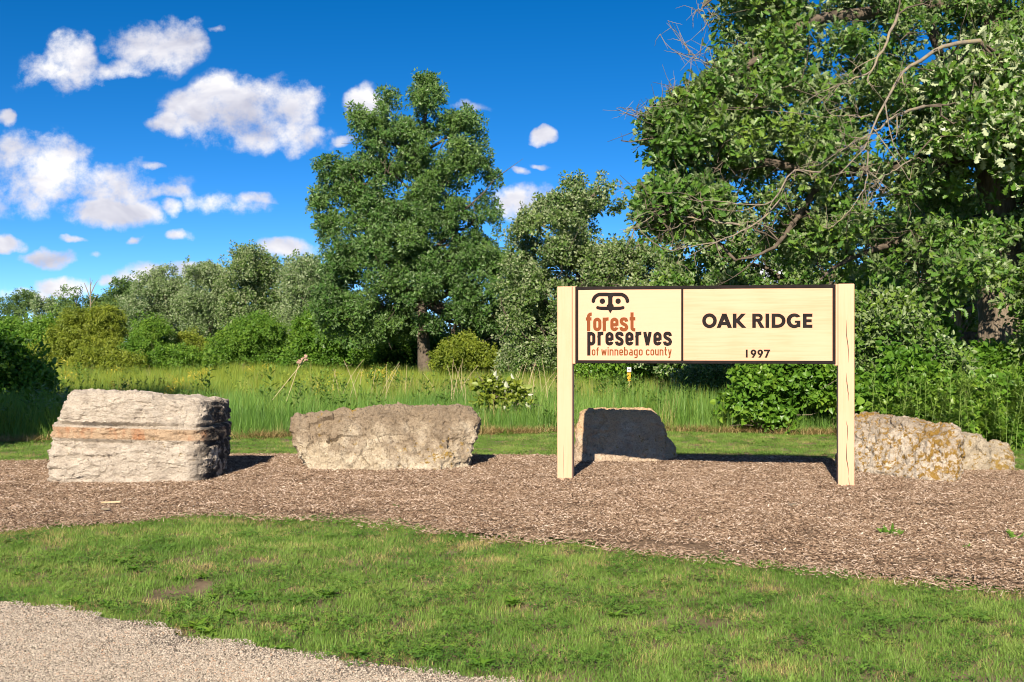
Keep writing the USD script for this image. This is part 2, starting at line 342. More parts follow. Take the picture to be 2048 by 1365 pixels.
M['cream_post'] = paint('cream_post_paint', (0.585, 0.342, 0.222), 2, worn=(0.95, 0.93, 0.88))
M['cream_panel'] = paint('cream_panel_paint', (0.585, 0.342, 0.222), 1)
M['cream_smooth'] = paint('cream_smooth_paint', (0.595, 0.347, 0.230), 1, worn=(0.98, 0.97, 0.95))
M['dark_frame'] = noisy('dark_brown_paint', [(0.3, (0.012, 0.009, 0.009)), (0.7, (0.020, 0.016, 0.015))], scale=12, rough=0.85, spec=0.08)
M['rust_paint'] = noisy('rust_orange_paint', [(0.3, (0.165, 0.048, 0.017)), (0.7, (0.19, 0.057, 0.02))], scale=20, rough=0.85, spec=0.08)
M['metal_white'] = noisy('white_marker_paint', [(0.3, (0.7, 0.7, 0.66)), (0.7, (0.8, 0.8, 0.78))], scale=10)
M['marker_yellow'] = noisy('yellow_marker_paint', [(0.3, (0.45, 0.25, 0.02)), (0.7, (0.55, 0.32, 0.03))], scale=10)


def stone(name, base0, lichen=None, clump=.45, lichen_at=0.6, top=None, top_z=(0.3, 0.6), band=None, lam=(1, 1, 1), dark=None, warm=None):
    base = [(a, tuple(.88 * c for c in col)) for a, col in base0]
    n = {'tc': ('texture_coordinate', {}), 'mp': ('mapping', {'mapping_type': 'point', 'scale': lam}), 'n1': ('noise_texture', {'scale': 4.5, 'detail': 9.0, 'roughness': 0.68}),
         'ramp': ('rgb_ramp', {'ramp': base}), 'fine': ('noise_texture', {'scale': 55.0, 'detail': 6.0, 'roughness': 0.75}), 'b': ('bump', {'strength': 0.85, 'distance': 0.022}),
         'b2n': ('noise_texture', {'scale': 14.0, 'detail': 7.0, 'roughness': 0.7}), 'b2': ('bump', {'strength': 0.6, 'distance': 0.05}),
         'spk': ('rgb_ramp', {'ramp': [(0.36, (0.55, 0.52, 0.48)), (0.5, (1, 1, 1)), (0.72, (1.12, 1.12, 1.1))]}), 'sm': ('mix', {'mix_type': 'multiply', 'fac': 0.9}),
         'sep': ('separate_xyz', {}), 'p': ('principled_bsdf', {'roughness': 0.92, 'specular_ior_level': 0.2})}
    l = [('tc.object', 'mp.vector'), ('mp.vector', 'n1.vector'), ('n1.fac', 'ramp.fac'), ('mp.vector', 'fine.vector'), ('fine.fac', 'b.height'), ('mp.vector', 'b2n.vector'), ('b2n.fac', 'b2.height'),
         ('b.normal', 'b2.normal'), ('b2.normal', 'p.normal'), ('tc.object', 'sep.vector'), ('fine.fac', 'spk.fac')]
    cur = 'ramp.color'

    def blend(tag, fac, col):
        nonlocal cur
        n[tag] = ('mix', {'mix_type': 'mix', 'color2': col}); l.extend([(fac, tag + '.fac'), (cur, tag + '.color1')]); cur = tag + '.color'
    if warm:
        n['wn'] = ('noise_texture', {'scale': 1.7, 'detail': 5.0}); n['wr'] = ('map_range', {'range_type': 'smoothstep', 'from_min': 0.42, 'from_max': 0.62, 'clamp': True})
        l += [('tc.object', 'wn.vector'), ('wn.fac', 'wr.value')]; blend('wm', 'wr.result', warm)
    if top:   # the weathered cap that rain and algae have stained
        n['tn'] = ('noise_texture', {'scale': 2.6, 'detail': 8.0, 'roughness': 0.68}); n['ta'] = ('math', {'math_type': 'multiply_add', 'value2': 1.8, 'value3': -0.9}); n['tb'] = ('math', {'math_type': 'add'})
        n['tr'] = ('map_range', {'range_type': 'smoothstep', 'from_min': top_z[0], 'from_max': top_z[1], 'clamp': True}); n['tt'] = ('math', {'math_type': 'multiply', 'value2': 0.85})
        l += [('tc.object', 'tn.vector'), ('tn.fac', 'ta.value1'), ('ta.value', 'tb.value1'), ('sep.z', 'tb.value2'), ('tb.value', 'tr.value'), ('tr.result', 'tt.value1')]; blend('tm', 'tt.value', top)
    if band:  # the iron-stained bed
        z0, z1, sx, colb = band
        n['bz'] = ('math', {'math_type': 'multiply_add', 'value2': sx}); n['ba'] = ('map_range', {'range_type': 'smoothstep', 'from_min': z0 - .015, 'from_max': z0 + .01, 'clamp': True}); n['bb'] = ('map_range', {'range_type': 'smoothstep', 'from_min': z1 + .01, 'from_max': z1 - .01, 'clamp': True})
        n['bn'] = ('noise_texture', {'scale': 4.2, 'detail': 4.0}); n['bm'] = ('mapping', {'mapping_type': 'point', 'scale': (1.6, 1, 0.5)}); n['br'] = ('map_range', {'from_min': 0.50, 'from_max': 0.70, 'clamp': True}); n['bc'] = ('math', {'math_type': 'multiply'}); n['bd'] = ('math', {'math_type': 'multiply'})
        l += [('sep.x', 'bz.value1'), ('sep.z', 'bz.value3'), ('bz.value', 'ba.value'), ('bz.value', 'bb.value'), ('tc.object', 'bm.vector'), ('bm.vector', 'bn.vector'), ('bn.fac', 'br.value'), ('ba.result', 'bc.value1'), ('bb.result', 'bc.value2'), ('bc.value', 'bd.value1'), ('br.result', 'bd.value2')]
        n['bp'] = ('mix', {'mix_type': 'mix', 'color2': (0.44, 0.32, 0.21)}); l.extend([('bc.value', 'bp.fac'), (cur, 'bp.color1')]); cur = 'bp.color'
        blend('bmx', 'bd.value', colb)
    if dark:
        n['dn'] = ('noise_texture', {'scale': 7.0, 'detail': 6.0, 'roughness': 0.7}); n['dr'] = ('map_range', {'range_type': 'smoothstep', 'from_min': dark[0], 'from_max': dark[0] + 0.1, 'clamp': True})
        n['dx'] = ('map_range', {'from_min': dark[2], 'from_max': dark[3], 'clamp': True}); n['dd'] = ('math', {'math_type': 'multiply'})
        l += [('tc.object', 'dn.vector'), ('dn.fac', 'dr.value'), ('sep.' + dark[4], 'dx.value'), ('dr.result', 'dd.value1'), ('dx.result', 'dd.value2')]; blend('dm', 'dd.value', dark[1])
    if lichen:
        n['ln'] = ('noise_texture', {'scale': 13.0, 'detail': 8.0, 'roughness': 0.75}); n['lb'] = ('noise_texture', {'scale': 2.1, 'detail': 2.0}); n['ls'] = ('math', {'math_type': 'multiply_add', 'value2': clump})
        n['lo'] = ('math', {'math_type': 'subtract', 'value2': clump / 2}); n['lr'] = ('map_range', {'range_type': 'smoothstep', 'from_min': lichen_at, 'from_max': lichen_at + 0.07, 'clamp': True})
        l += [('tc.object', 'ln.vector'), ('tc.object', 'lb.vector'), ('lb.fac', 'ls.value1'), ('ln.fac', 'ls.value3'), ('ls.value', 'lo.value1'), ('lo.value', 'lr.value')]; blend('lm', 'lr.result', lichen)
    l += [(cur, 'sm.color1'), ('spk.color', 'sm.color2'), ('sm.color', 'p.base_color')]
    return mat(name, n, l, surface='p.BSDF')


pale = [(0.28, (0.30, 0.255, 0.205)), (0.45, (0.50, 0.435, 0.355)), (0.7, (0.64, 0.57, 0.475))]
M['rock_a'] = stone('layered_limestone', pale, lichen=(0.22, 0.15, 0.045), lichen_at=0.66, band=(0.49, 0.605, 0.034, (0.34, 0.125, 0.045)), lam=(1, 1, 2.6), dark=(0.40, (0.06, 0.052, 0.045), 0.58, 0.76, 'x'))
M['rock_b'] = stone('weathered_limestone', [(0.3, (0.30, 0.24, 0.165)), (0.5, (0.50, 0.425, 0.31)), (0.7, (0.66, 0.59, 0.47))], lichen=(0.27, 0.175, 0.04), lichen_at=0.60, top=(0.20, 0.15, 0.10), top_z=(0.10, 0.56))
M['rock_c'] = stone('brown_limestone', [(0.3, (0.30, 0.225, 0.155)), (0.5, (0.50, 0.39, 0.28)), (0.7, (0.64, 0.53, 0.40))], lichen=(0.26, 0.165, 0.04), lichen_at=0.60, top=(0.50, 0.335, 0.185), top_z=(0.1, 0.6))
M['rock_d'] = stone('lichened_limestone', [(0.3, (0.30, 0.25, 0.19)), (0.5, (0.47, 0.41, 0.33)), (0.7, (0.62, 0.56, 0.48))], clump=.22, lichen=(0.25, 0.15, 0.032), lichen_at=0.482, top=(0.21, 0.165, 0.12), top_z=(0.35, 0.8))
M['rock_e'] = stone('grey_limestone', [(0.3, (0.28, 0.235, 0.17)), (0.5, (0.40, 0.345, 0.255)), (0.7, (0.52, 0.46, 0.37))], lichen=(0.25, 0.165, 0.045), lichen_at=0.53)

# ------------------------------------------------------------------ ground sheets


def ground_poly(px, z=0.0): return [tuple(G(x, y, 0)[:2]) for x, y in px]


front_edge = [(-200, 1070), (0, 1055), (150, 1045), (260, 1040), (340, 1028), (420, 1025), (560, 1033), (700, 1035), (800, 1045), (900, 1060), (1000, 1072), (1130, 1077), (1250, 1095), (1400, 1110), (1560, 1125), (1700, 1140), (1850, 1155), (2048, 1172), (2300, 1200)]
back_edge = [(-260, 930), (0, 926), (300, 918), (460, 912), (600, 912), (700, 910), (950, 914), (1150, 914), (1380, 915), (1560, 917), (1670, 922), (1800, 935), (1930, 940), (2048, 945), (2300, 950)]
gravel_edge = [(-500, 1165), (-200, 1188), (0, 1205), (100, 1212), (200, 1230), (300, 1252), (400, 1275), (520, 1290), (640, 1310), (760, 1325), (880, 1345), (1000, 1362), (1100, 1385), (1300, 1440), (1500, 1520)]
meadow_edge = [(-600, 890), (-100, 884), (0, 882), (300, 878), (460, 876), (580, 872), (700, 870), (950, 868), (1150, 862), (1350, 862), (1500, 864), (1680, 868), (2048, 880), (2400, 890)]
FE, BE, GE, ME = (np.array(ground_poly(e)) for e in (front_edge, back_edge, gravel_edge, meadow_edge))


def wavy(e, amp, seed, step=0.06):
    ls = LineString(e); d = np.arange(0, ls.length, step)
    p = np.array([ls.interpolate(t).coords[0] for t in d])
    q = np.c_[p * 3.0, np.zeros(len(p))]
    p[:, 1] += amp * 2 * (meshkit.fbm(q, 4, seed) - 0.5)
    return p


FEw, BEw, GEw, MEw = wavy(FE, 0.09, 1), wavy(BE, 0.10, 2), wavy(GE, 0.07, 3), wavy(ME, 0.25, 4)
mulch_poly = Polygon(np.vstack([FEw, BEw[::-1]])).buffer(0)
path_poly = Polygon(np.vstack([GEw, [[1.4, 1.0], [-9, 1.0], [-9, GEw[0][1]]]])).buffer(0)
front_lawn = Polygon(np.vstack([FEw, [[6.5, 6.0], [6.5, 1.0], [1.6, 1.0]], GEw[::-1], [[-9, GEw[0][1]], [-9, FEw[0][1]]]])).buffer(0).difference(path_poly)
back_lawn = Polygon(np.vstack([BEw, MEw[::-1]])).buffer(0)


def sheet(poly, z, name, m, grid=None, height=None):
    v, f = trimesh.creation.triangulate_polygon(poly, engine='earcut') if grid is None else (None, None)
    if grid is not None:
        x0, y0, x1, y1 = poly.bounds
        xs, ys = np.arange(x0, x1 + grid, grid), np.arange(y0, y1 + grid, grid)
        X, Y = np.meshgrid(xs, ys); pts = np.c_[X.ravel(), Y.ravel()]
        inside = shapely.contains_xy(poly.buffer(grid * 0.6), pts[:, 0], pts[:, 1])
        nx = len(xs); i, j = np.meshgrid(np.arange(len(ys) - 1), np.arange(nx - 1), indexing='ij')
        q = np.stack([i * nx + j, i * nx + j + 1, (i + 1) * nx + j + 1, (i + 1) * nx + j], -1).reshape(-1, 4)
        q = q[inside[q].all(1)]
        keep = np.unique(q); re = np.full(len(pts), -1); re[keep] = np.arange(len(keep))
        v, f = pts[keep], re[q]
    z = np.full(len(v), float(z)) + (0 if height is None else height(np.asarray(v)))
    part(name, (np.c_[v, z], f), m, smooth=grid is not None, kind='structure')


def mulch_h(p):
    p = np.asarray(p, float)
    d = shapely.distance(mulch_poly.boundary, shapely.points(p[:, 0], p[:, 1]))
    return np.clip(d / 0.5, 0, 1) * (0.012 + 0.04 * meshkit.fbm(np.c_[p * 1.3, np.zeros(len(p))], 3, 7))


def lawn_h(p):
    p = np.asarray(p, float)
    return 0.05 * (meshkit.fbm(np.c_[p * 0.9, np.zeros(len(p))], 3, 17) - 0.5)


part('ground', (np.array([[-1500, -60, -0.06], [1500, -60, -0.06], [1500, 2500, -0.06], [-1500, 2500, -0.06]], float), np.array([[0, 1, 2, 3]])), M['ground'], kind='structure')
sheet(front_lawn, -0.030, 'front_lawn', M['turf'], grid=0.12, height=lawn_h)
sheet(back_lawn, -0.022, 'back_lawn', M['turf'])
sheet(path_poly, -0.010, 'gravel_path', M['path'])
sheet(mulch_poly, 0.0, 'mulch_bed', M['mulch'], grid=0.08, height=mulch_h)

rng = np.random.default_rng(11)


def in_poly(poly, n, rng, xmax=None, view=True, margin=0.5):
    """n points spread evenly but irregularly over the part of poly that the picture can see"""
    x0, y0, x1, y1 = poly.bounds
    g = math.sqrt(view_area(poly, margin) / n)
    X, Y = np.meshgrid(np.arange(x0 - g, x1 + g, g), np.arange(y0 - g, y1 + g, g))
    p = np.c_[X.ravel(), Y.ravel()] + rng.uniform(-.55, .55, (X.size, 2)) * g
    ok = shapely.contains_xy(poly, p[:, 0], p[:, 1])
    if view: ok &= (np.abs(p[:, 0]) < p[:, 1] * 0.43 + margin) & (p[:, 1] > 4.9)
    return p[ok]


def view_area(poly, margin=0.5):
    w = Polygon([(-(4.9 * .43 + margin), 4.9), (4.9 * .43 + margin, 4.9), (60 * .43 + margin, 60), (-(60 * .43 + margin), 60)])
    return poly.intersection(w).area


# wood chips
def chip_patch(seed, n=300, R=0.24):
    r = np.random.default_rng(seed); b = MB()
    for _ in range(n):
        L, W, T = r.uniform(.006, .021) * (1 + (r.random() < .10) * 0.8), r.uniform(.003, .007), r.uniform(.0015, .004)
        v = np.array([[-L, -W, 0], [L * .9, -W * r.uniform(.2, 1), 0], [L, W * r.uniform(.3, 1), 0], [-L * .95, W, 0]]) * 0.5 * 1.6
        v = np.vstack([v, v + [0, 0, T]])
        a, t, s = r.uniform(0, 6.28), r.normal(0, .32), r.normal(0, .4)
        Rm = trimesh.transformations.euler_matrix(s, t, a)[:3, :3]
        rr = R * math.sqrt(r.random()); q = r.uniform(0, 6.28)
        v = v @ Rm.T + [rr * math.cos(q), rr * math.sin(q), r.uniform(0.0, .022)]
        b.add(v, [[4, 5, 6, 7], [0, 1, 5, 4], [1, 2, 6, 5], [2, 3, 7, 6], [3, 0, 4, 7]])
    return b.get()


n = int(view_area(mulch_poly) * 16)
p = in_poly(mulch_poly.buffer(-0.12), n, rng)
n = len(p)
scatter('/World/wood_chips', [(chip_patch(k), M['chip']) for k in range(5)], np.c_[p, mulch_h(p) - 0.002], yaw_quats(rng.uniform(0, 6.28, n)), rng.uniform(.85, 1.15, n), rng.integers(0, 5, n), kind='stuff', label='brown and tan wood chips covering the bed around the boulders', category='wood chips')
# stray chips along both edges
FL, BL = LineString(FEw), LineString(BEw)
def stray_patch(seed): return chip_patch(seed, 26, 0.22)
q = np.array([FL.interpolate(t).coords[0] for t in rng.uniform(0, FL.length, 420)] + [BL.interpolate(t).coords[0] for t in rng.uniform(0, BL.length, 300)]) + rng.normal(0, .09, (720, 2))
scatter('/World/stray_chips', [(stray_patch(31), M['chip']), (stray_patch(32), M['chip'])], np.c_[q, np.full(720, -0.004)], yaw_quats(rng.uniform(0, 6.28, 720)), np.ones(720), rng.integers(0, 2, 720), kind='stuff', label='stray wood chips spilling over the edges of the mulch bed', category='wood chips')


# gravel
def pebble_patch(seed, n=620, R=0.16):
    r = np.random.default_rng(seed); b = MB(); ico = trimesh.creation.icosphere(0)
    base = np.array(ico.vertices)
    for _ in range(n):
        s = r.uniform(.0019, .0046) * (1.5 if r.random() < .05 else 1)
        v = base * (s * np.array([r.uniform(.8, 1.5), r.uniform(.8, 1.2), r.uniform(.5, .9)])) * (1 + .18 * r.normal(size=(12, 1)))
        v = v @ trimesh.transformations.euler_matrix(r.normal(0, .4), r.normal(0, .4), r.uniform(0, 6.28))[:3, :3].T
        rr = R * math.sqrt(r.random()); q = r.uniform(0, 6.28)
        b.add(v + [rr * math.cos(q), rr * math.sin(q), s * .35 + r.uniform(0, .004)], ico.faces)
    return b.get()


n = int(view_area(path_poly, .3) * 48)
p = in_poly(path_poly.buffer(-0.08), n, rng, margin=.3)
n = len(p)
scatter('/World/gravel', [(pebble_patch(k), M['pebble']) for k in range(4)], np.c_[p, np.full(n, -0.010)], yaw_quats(rng.uniform(0, 6.28, n)), rng.uniform(.9, 1.15, n), rng.integers(0, 4, n), kind='stuff', label='loose pale pea gravel on the path in the near left corner', category='gravel')


# grass
def blade_patch(seed, n, R, h, w, lean=0.35, curl=0.5, seg=2):
    r = np.random.default_rng(seed); b = MB()
    for _ in range(n):
        rr = R * math.sqrt(r.random()); q = r.uniform(0, 6.28); base = np.array([rr * math.cos(q), rr * math.sin(q), -0.005])
        H = h * r.uniform(.45, 1.1); W = w * r.uniform(.7, 1.2); a = r.uniform(0, 6.28); d = np.array([math.cos(a), math.sin(a), 0]); s = np.array([-d[1], d[0], 0])
        l0, c0 = abs(r.normal(0, lean)), abs(r.normal(0, curl))
        t = np.linspace(0, 1, seg + 1)
        mid = base + d * (H * (l0 * t + c0 * t ** 2))[:, None] + np.array([0, 0, 1.0]) * (H * (t - .25 * c0 * t ** 2))[:, None]
        wd = W * (1 - t ** 1.6)
        v = np.vstack([np.stack([mid[k] - s * wd[k] / 2, mid[k] + s * wd[k] / 2]) for k in range(seg)] + [mid[-1:]])
        f = [[2 * k, 2 * k + 1, 2 * k + 3] for k in range(seg - 1)] + [[2 * k, 2 * k + 3, 2 * k + 2] for k in range(seg - 1)] + [[2 * seg - 2, 2 * seg - 1, 2 * seg]]
        b.add(v, f)
    return b.get()


def clover_patch(seed, n=60, R=0.13):
    r = np.random.default_rng(seed); b = MB()
    for _ in range(n):
        rr = R * math.sqrt(r.random()); q = r.uniform(0, 6.28); c = np.array([rr * math.cos(q), rr * math.sin(q), r.uniform(.012, .045)])
        a0 = r.uniform(0, 6.28); L = r.uniform(.010, .018); nrm = np.array([r.normal(0, .35), r.normal(0, .35), 1.0]); nrm /= np.linalg.norm(nrm)
        x = np.cross(nrm, [0.3, 1, 0]); x /= np.linalg.norm(x); y = np.cross(nrm, x)
        vs = [c]; fs = []
        for k in range(3):
            a = a0 + k * 2.094
            for da, rad in ((-.5, .75), (0, 1.05), (.5, .75)):
                vs.append(c + L * rad * (x * math.cos(a + da) + y * math.sin(a + da)) + nrm * (.15 * L * abs(da)))
            fs += [[0, 3 * k + 1, 3 * k + 2], [0, 3 * k + 2, 3 * k + 3]]
        b.add(vs, fs)
    return b.get()


bare_px = [(375, 1112, 48, 8), (300, 1131, 22, 6), (385, 1172, 60, 16), (475, 1145, 16, 10), (520, 1117, 22, 7), (330, 1190, 25, 7), (1385, 1234, 80, 7), (640, 1305, 25, 6), (905, 1310, 22, 8), (1235, 1230, 22, 5), (1010, 1356, 90, 9), (850, 1165, 25, 5)]
dry_px = [(1790, 1146, 70, 16, 1.6), (960, 1078, 130, 24, .75), (1150, 1092, 80, 12, .6), (500, 1035, 160, 12, .45), (1330, 1120, 110, 14, .6), (740, 1055, 80, 14, .5), (60, 1066, 90, 16, .6), (420, 1132, 50, 9, .8), (950, 1120, 60, 12, .4), (1520, 1128, 90, 10, .5), (1960, 1180, 80, 12, .6), (1460, 1170, 200, 18, .25)]
lush_px = [(420, 1200, 260, 40, 1.0), (600, 1260, 300, 34, 1.2), (1380, 1260, 420, 16, .5), (900, 1240, 260, 30, .8), (1000, 1320, 300, 24, .8), (250, 1130, 70, 14, 1.), (700, 1290, 200, 26, 1.)]


def to_px(p):
    return np.c_[CX + F * p[:, 0] / p[:, 1], CY + F * EYE / p[:, 1]]


def field(p, blobs):
    q = to_px(p); w = np.zeros(len(p))
    for bl in blobs:
        d = ((q[:, 0] - bl[0]) / bl[2]) ** 2 + ((q[:, 1] - bl[1]) / bl[3]) ** 2
        w = np.maximum(w, (bl[4] if len(bl) > 4 else 1) * np.exp(-d))
    return w


def lawn(name, poly, density, hmul, label, rng):
    n = int(view_area(poly) * density)
    p = in_poly(poly, n, rng); n = len(p)
    nz = meshkit.fbm(np.c_[p * 1.7, np.zeros(n)], 4, 5); nz2 = meshkit.fbm(np.c_[p * 5.5, np.ones(n)], 3, 6)
    keep = rng.random(n) > np.clip(1.0 * field(p, bare_px) + 1.0 * (nz2 > .74) * .5, 0, 1)
    p, nz, nz2 = p[keep], nz[keep], nz2[keep]; n = len(p)
    dry = np.clip(field(p, dry_px) * .7 + np.clip((nz - .5) * 1.0, 0, .10) + .07, 0, .9)
    lush = field(p, lush_px)
    u = rng.random(n)
    idx = rng.integers(0, 3, n)
    idx = np.where(u < dry, 3 + rng.integers(0, 2, n), idx)
    idx = np.where((u > 1 - .12 - .28 * lush * (nz2 > .45)) & (u >= dry), 5 + rng.integers(0, 2, n), idx)
    s = (0.72 + 0.5 * nz2 + .32 * lush) * hmul * rng.uniform(.85, 1.15, n)
    protos = [(blade_patch(40 + k, 120, .12, .048, .0042, .5, .6), M['lawn']) for k in range(3)] + [(blade_patch(50 + k, 80, .13, .044, .0034, .6, .6), M['lawn_dry']) for k in range(2)] + [(clover_patch(60 + k), M['clover']) for k in range(2)]
    h = lawn_h(p) - .028 if poly is front_lawn else np.full(n, -.02)
    scatter('/World/' + name, protos, np.c_[p, h], yaw_quats(rng.uniform(0, 6.28, n)), np.c_[np.full(n, 1.0), np.full(n, 1.0), s], idx, kind='stuff', label=label, category='grass')


lawn('lawn_grass', front_lawn, 85, 1.0, 'short mown grass with clover and dry spots between the gravel and the mulch', rng)
lawn('lawn_grass_behind', back_lawn, 40, 1.0, 'narrow strip of mown grass behind the boulders', rng)

# ------------------------------------------------------------------ meadow


def seedhead_patch(seed, n, R, h):
    r = np.random.default_rng(seed); b = MB()
    for _ in range(n):
        rr = R * math.sqrt(r.random()); q = r.uniform(0, 6.28); x, y = rr * math.cos(q), rr * math.sin(q); H = h * r.uniform(.7, 1.1); lx, ly = r.normal(0, .07, 2)
        for zz, sz in [(1, .03), (.93, .04), (.86, .05), (.8, .035)]:
            c = np.array([x + lx * zz, y + ly * zz, H * zz]); d = r.normal(size=(3, 3)) * sz * .5
            b.add(c + d, [[0, 1, 2]])
        b.add([[x - .002, y, 0], [x + .002, y, 0], [x + lx, y + ly, H]], [[0, 1, 2]])
    return b.get()


def forb_patch(seed):
    r = np.random.default_rng(seed); b = MB()
    for _ in range(9):
        x, y = r.normal(0, .12, 2); H = r.uniform(.45, .8)
        for k in range(9):
            t = r.uniform(.35, 1); th = r.uniform(0, 6.28); el = r.uniform(-.1, .9); d = np.array([math.cos(th) * math.cos(el), math.sin(th) * math.cos(el), math.sin(el)])
            sd = np.cross(d, [0, 0, 1.]); sd /= np.linalg.norm(sd); L = r.uniform(.06, .13); c = np.array([x, y, H * t])
            b.add([c, c + d * L * .5 + sd * L * .2, c + d * L, c + d * L * .5 - sd * L * .2], [[0, 1, 2], [0, 2, 3]])
    return b.get()


meadow_poly = Polygon(np.vstack([MEw, [[17, 60], [-24, 60]]])).buffer(0)
protos = [(blade_patch(70 + k, 46, .18, .62, .010, .2, .38, 3), M['meadow']) for k in range(4)] + [(blade_patch(80 + k, 46, .2, .60, .010, .24, .45, 3), M['meadow_yellow']) for k in range(3)] + \
         [(blade_patch(90 + k, 26, .16, .66, .007, .14, .15, 3), M['meadow_dry']) for k in range(2)] + [(seedhead_patch(95, 22, .22, .72), M['flower']), (seedhead_patch(96, 20, .22, .78), M['meadow_yellow'])] + \
         [(forb_patch(200 + k), M['weed']) for k in range(2)]


def near_zone(p, y0, y1): return (p[:, 1] > y0) & (p[:, 1] <= y1)


pts = []
for y0, y1, dens in ((18, 21.5, 26), (21.5, 26, 16), (26, 34, 9), (34, 58, 5)):
    reg = meadow_poly.intersection(sbox(-30, y0, 30, y1))
    n = int(view_area(reg, 1.0) * dens); pts.append(in_poly(reg, n, rng, margin=1.0))
p = np.vstack(pts); n = len(p)
nz = meshkit.fbm(np.c_[p * .35, np.zeros(n)], 3, 9)
edge = shapely.distance(LineString(MEw), shapely.points(p[:, 0], p[:, 1]))
q = to_px(p)
yel = np.clip((p[:, 1] - 24) / 9, 0, .85) * np.where(q[:, 0] < 1000, 1, .55) + np.clip((nz - .5) * 1.2, 0, .3)
u = rng.random(n)
idx = np.where(u < yel, 4 + rng.integers(0, 3, n), rng.integers(0, 4, n))
dryw = .03 + .14 * (edge < .25) + .22 * (q[:, 0] > 760) * (q[:, 0] < 1500) * (p[:, 1] > 27) * (p[:, 1] < 36) * (nz > .44) + .05 * (q[:, 0] > 900) * (p[:, 1] > 24)
idx = np.where(rng.random(n) < dryw, 7 + rng.integers(0, 2, n), idx)
fl = (p[:, 1] > 24) * (p[:, 1] < 45) * (q[:, 0] < 800) * .025
idx = np.where(rng.random(n) < fl, 9 + rng.integers(0, 2, n), idx)
idx = np.where(rng.random(n) < .02 + .05 * (nz > .56), 11 + rng.integers(0, 2, n), idx)
s = (.72 + .62 * nz) * rng.uniform(.8, 1.2, n) * np.clip(.55 + edge * .9, .55, 1)
scatter('/World/meadow_grass', protos, np.c_[p, np.full(n, -.05)], yaw_quats(rng.uniform(0, 6.28, n)), s, idx, kind='stuff', label='tall green and yellowing meadow grass between the lawn and the trees', category='grass')
# matted dead leaves along the mown edge of the meadow
EL = LineString(MEw); n = 420
q = np.array([EL.interpolate(t).coords[0] for t in rng.uniform(0, EL.length, n)]) + np.c_[rng.normal(0, .1, n), rng.normal(.05, .10, n)]
scatter('/World/dead_grass', [(blade_patch(99, 50, .2, .16, .009, 1.4, .8), M['meadow_dry'])], np.c_[q, np.full(n, -.02)], yaw_quats(rng.uniform(0, 6.28, n)), rng.uniform(.7, 1.2, n), np.zeros(n, int), kind='stuff', label='matted dead tan grass along the mown edge of the meadow', category='dead grass')

# ------------------------------------------------------------------ boulders


def facets(v, q, size, amp, seed, flat):
    """broken stone: every cell of a scatter of points is its own tilted chip of surface"""
    from scipy.spatial import cKDTree
    r = np.random.default_rng(seed + 900); st = np.array([1, 1, flat])
    w = v * st + .25 * size * np.stack([meshkit.noise(q * 9, seed + k) for k in range(3)], 1)
    lo, hi = w.min(0) - size, w.max(0) + size
    n = int(np.prod(hi - lo) / size ** 3) + 10
    pts = r.uniform(lo, hi, (n, 3)); off = r.uniform(-1, 1, n); g = r.normal(0, .8, (n, 3))
    _, i = cKDTree(pts).query(w)
    return amp * (.55 * off[i] + np.clip(((w - pts[i]) * g[i]).sum(1) / size, -1, 1))


def boulder(name, label, hulls, m, seed, res=0.017, smooth=10, amp=(0.05, 0.03, 0.012), strata=None, origin=None):
    allp = np.vstack([np.array([P(*q) if len(q) == 3 else q[1] for q in h]) for h in hulls])
    org = np.array([allp[:, 0].mean(), allp[:, 1].mean(), 0.0]) if origin is None else np.array(origin, float)
    body = None
    for h in hulls:
        pts = np.array([P(*q) for q in h]) - org
        foot = pts[pts[:, 2] < .12].copy(); foot[:, 2] = -.12
        c = manifold3d.Manifold.hull_points(np.vstack([pts, foot]))
        body = c if body is None else body + c
    body = body.refine_to_length(0.05)
    mm = body.to_mesh(); t = trimesh.Trimesh(mm.vert_properties[:, :3], mm.tri_verts)
    trimesh.smoothing.filter_laplacian(t, lamb=0.5, iterations=smooth, volume_constraint=True)
    body = manifold3d.Manifold(manifold3d.Mesh(np.asarray(t.vertices, np.float32), np.asarray(t.faces, np.uint32))).refine_to_length(res)
    mm = body.to_mesh(); t = trimesh.Trimesh(mm.vert_properties[:, :3], mm.tri_verts)
    v, nr = np.array(t.vertices), np.array(t.vertex_normals)
    q = v + seed * 3.1
    rid = lambda p, o, s: 1 - np.abs(2 * meshkit.fbm(p, o, s) - 1) * 2
    d = amp[0] * 2 * (meshkit.fbm(q * 2.3, 3, seed) - .5)
    d += amp[1] * (rid(q * 5.0, 3, seed + 5) - .6)
    d += amp[1] * 1.6 * (np.floor(meshkit.fbm(q * 4, 2, seed + 8) * 7) / 7 - .5)
    d += amp[2] * 2 * (meshkit.fbm(q * 22, 3, seed + 9) - .5)
    d += facets(v, q, .30 if not strata else .26, amp[1] * .62, seed, 3.2 if strata else 1.3) + facets(v, q, .10, amp[1] * .36, seed + 40, 3.5 if strata else 1.2) + facets(v, q, .045, amp[1] * .24, seed + 80, 2.6 if strata else 1.1)
    if strata: d += strata(v, q)
    t.vertices = v + nr * d[:, None]
    o = thing(name, label, 'boulder', org, group=None)
    part('stone', t, m, o, smooth=28)
    return o, t, org


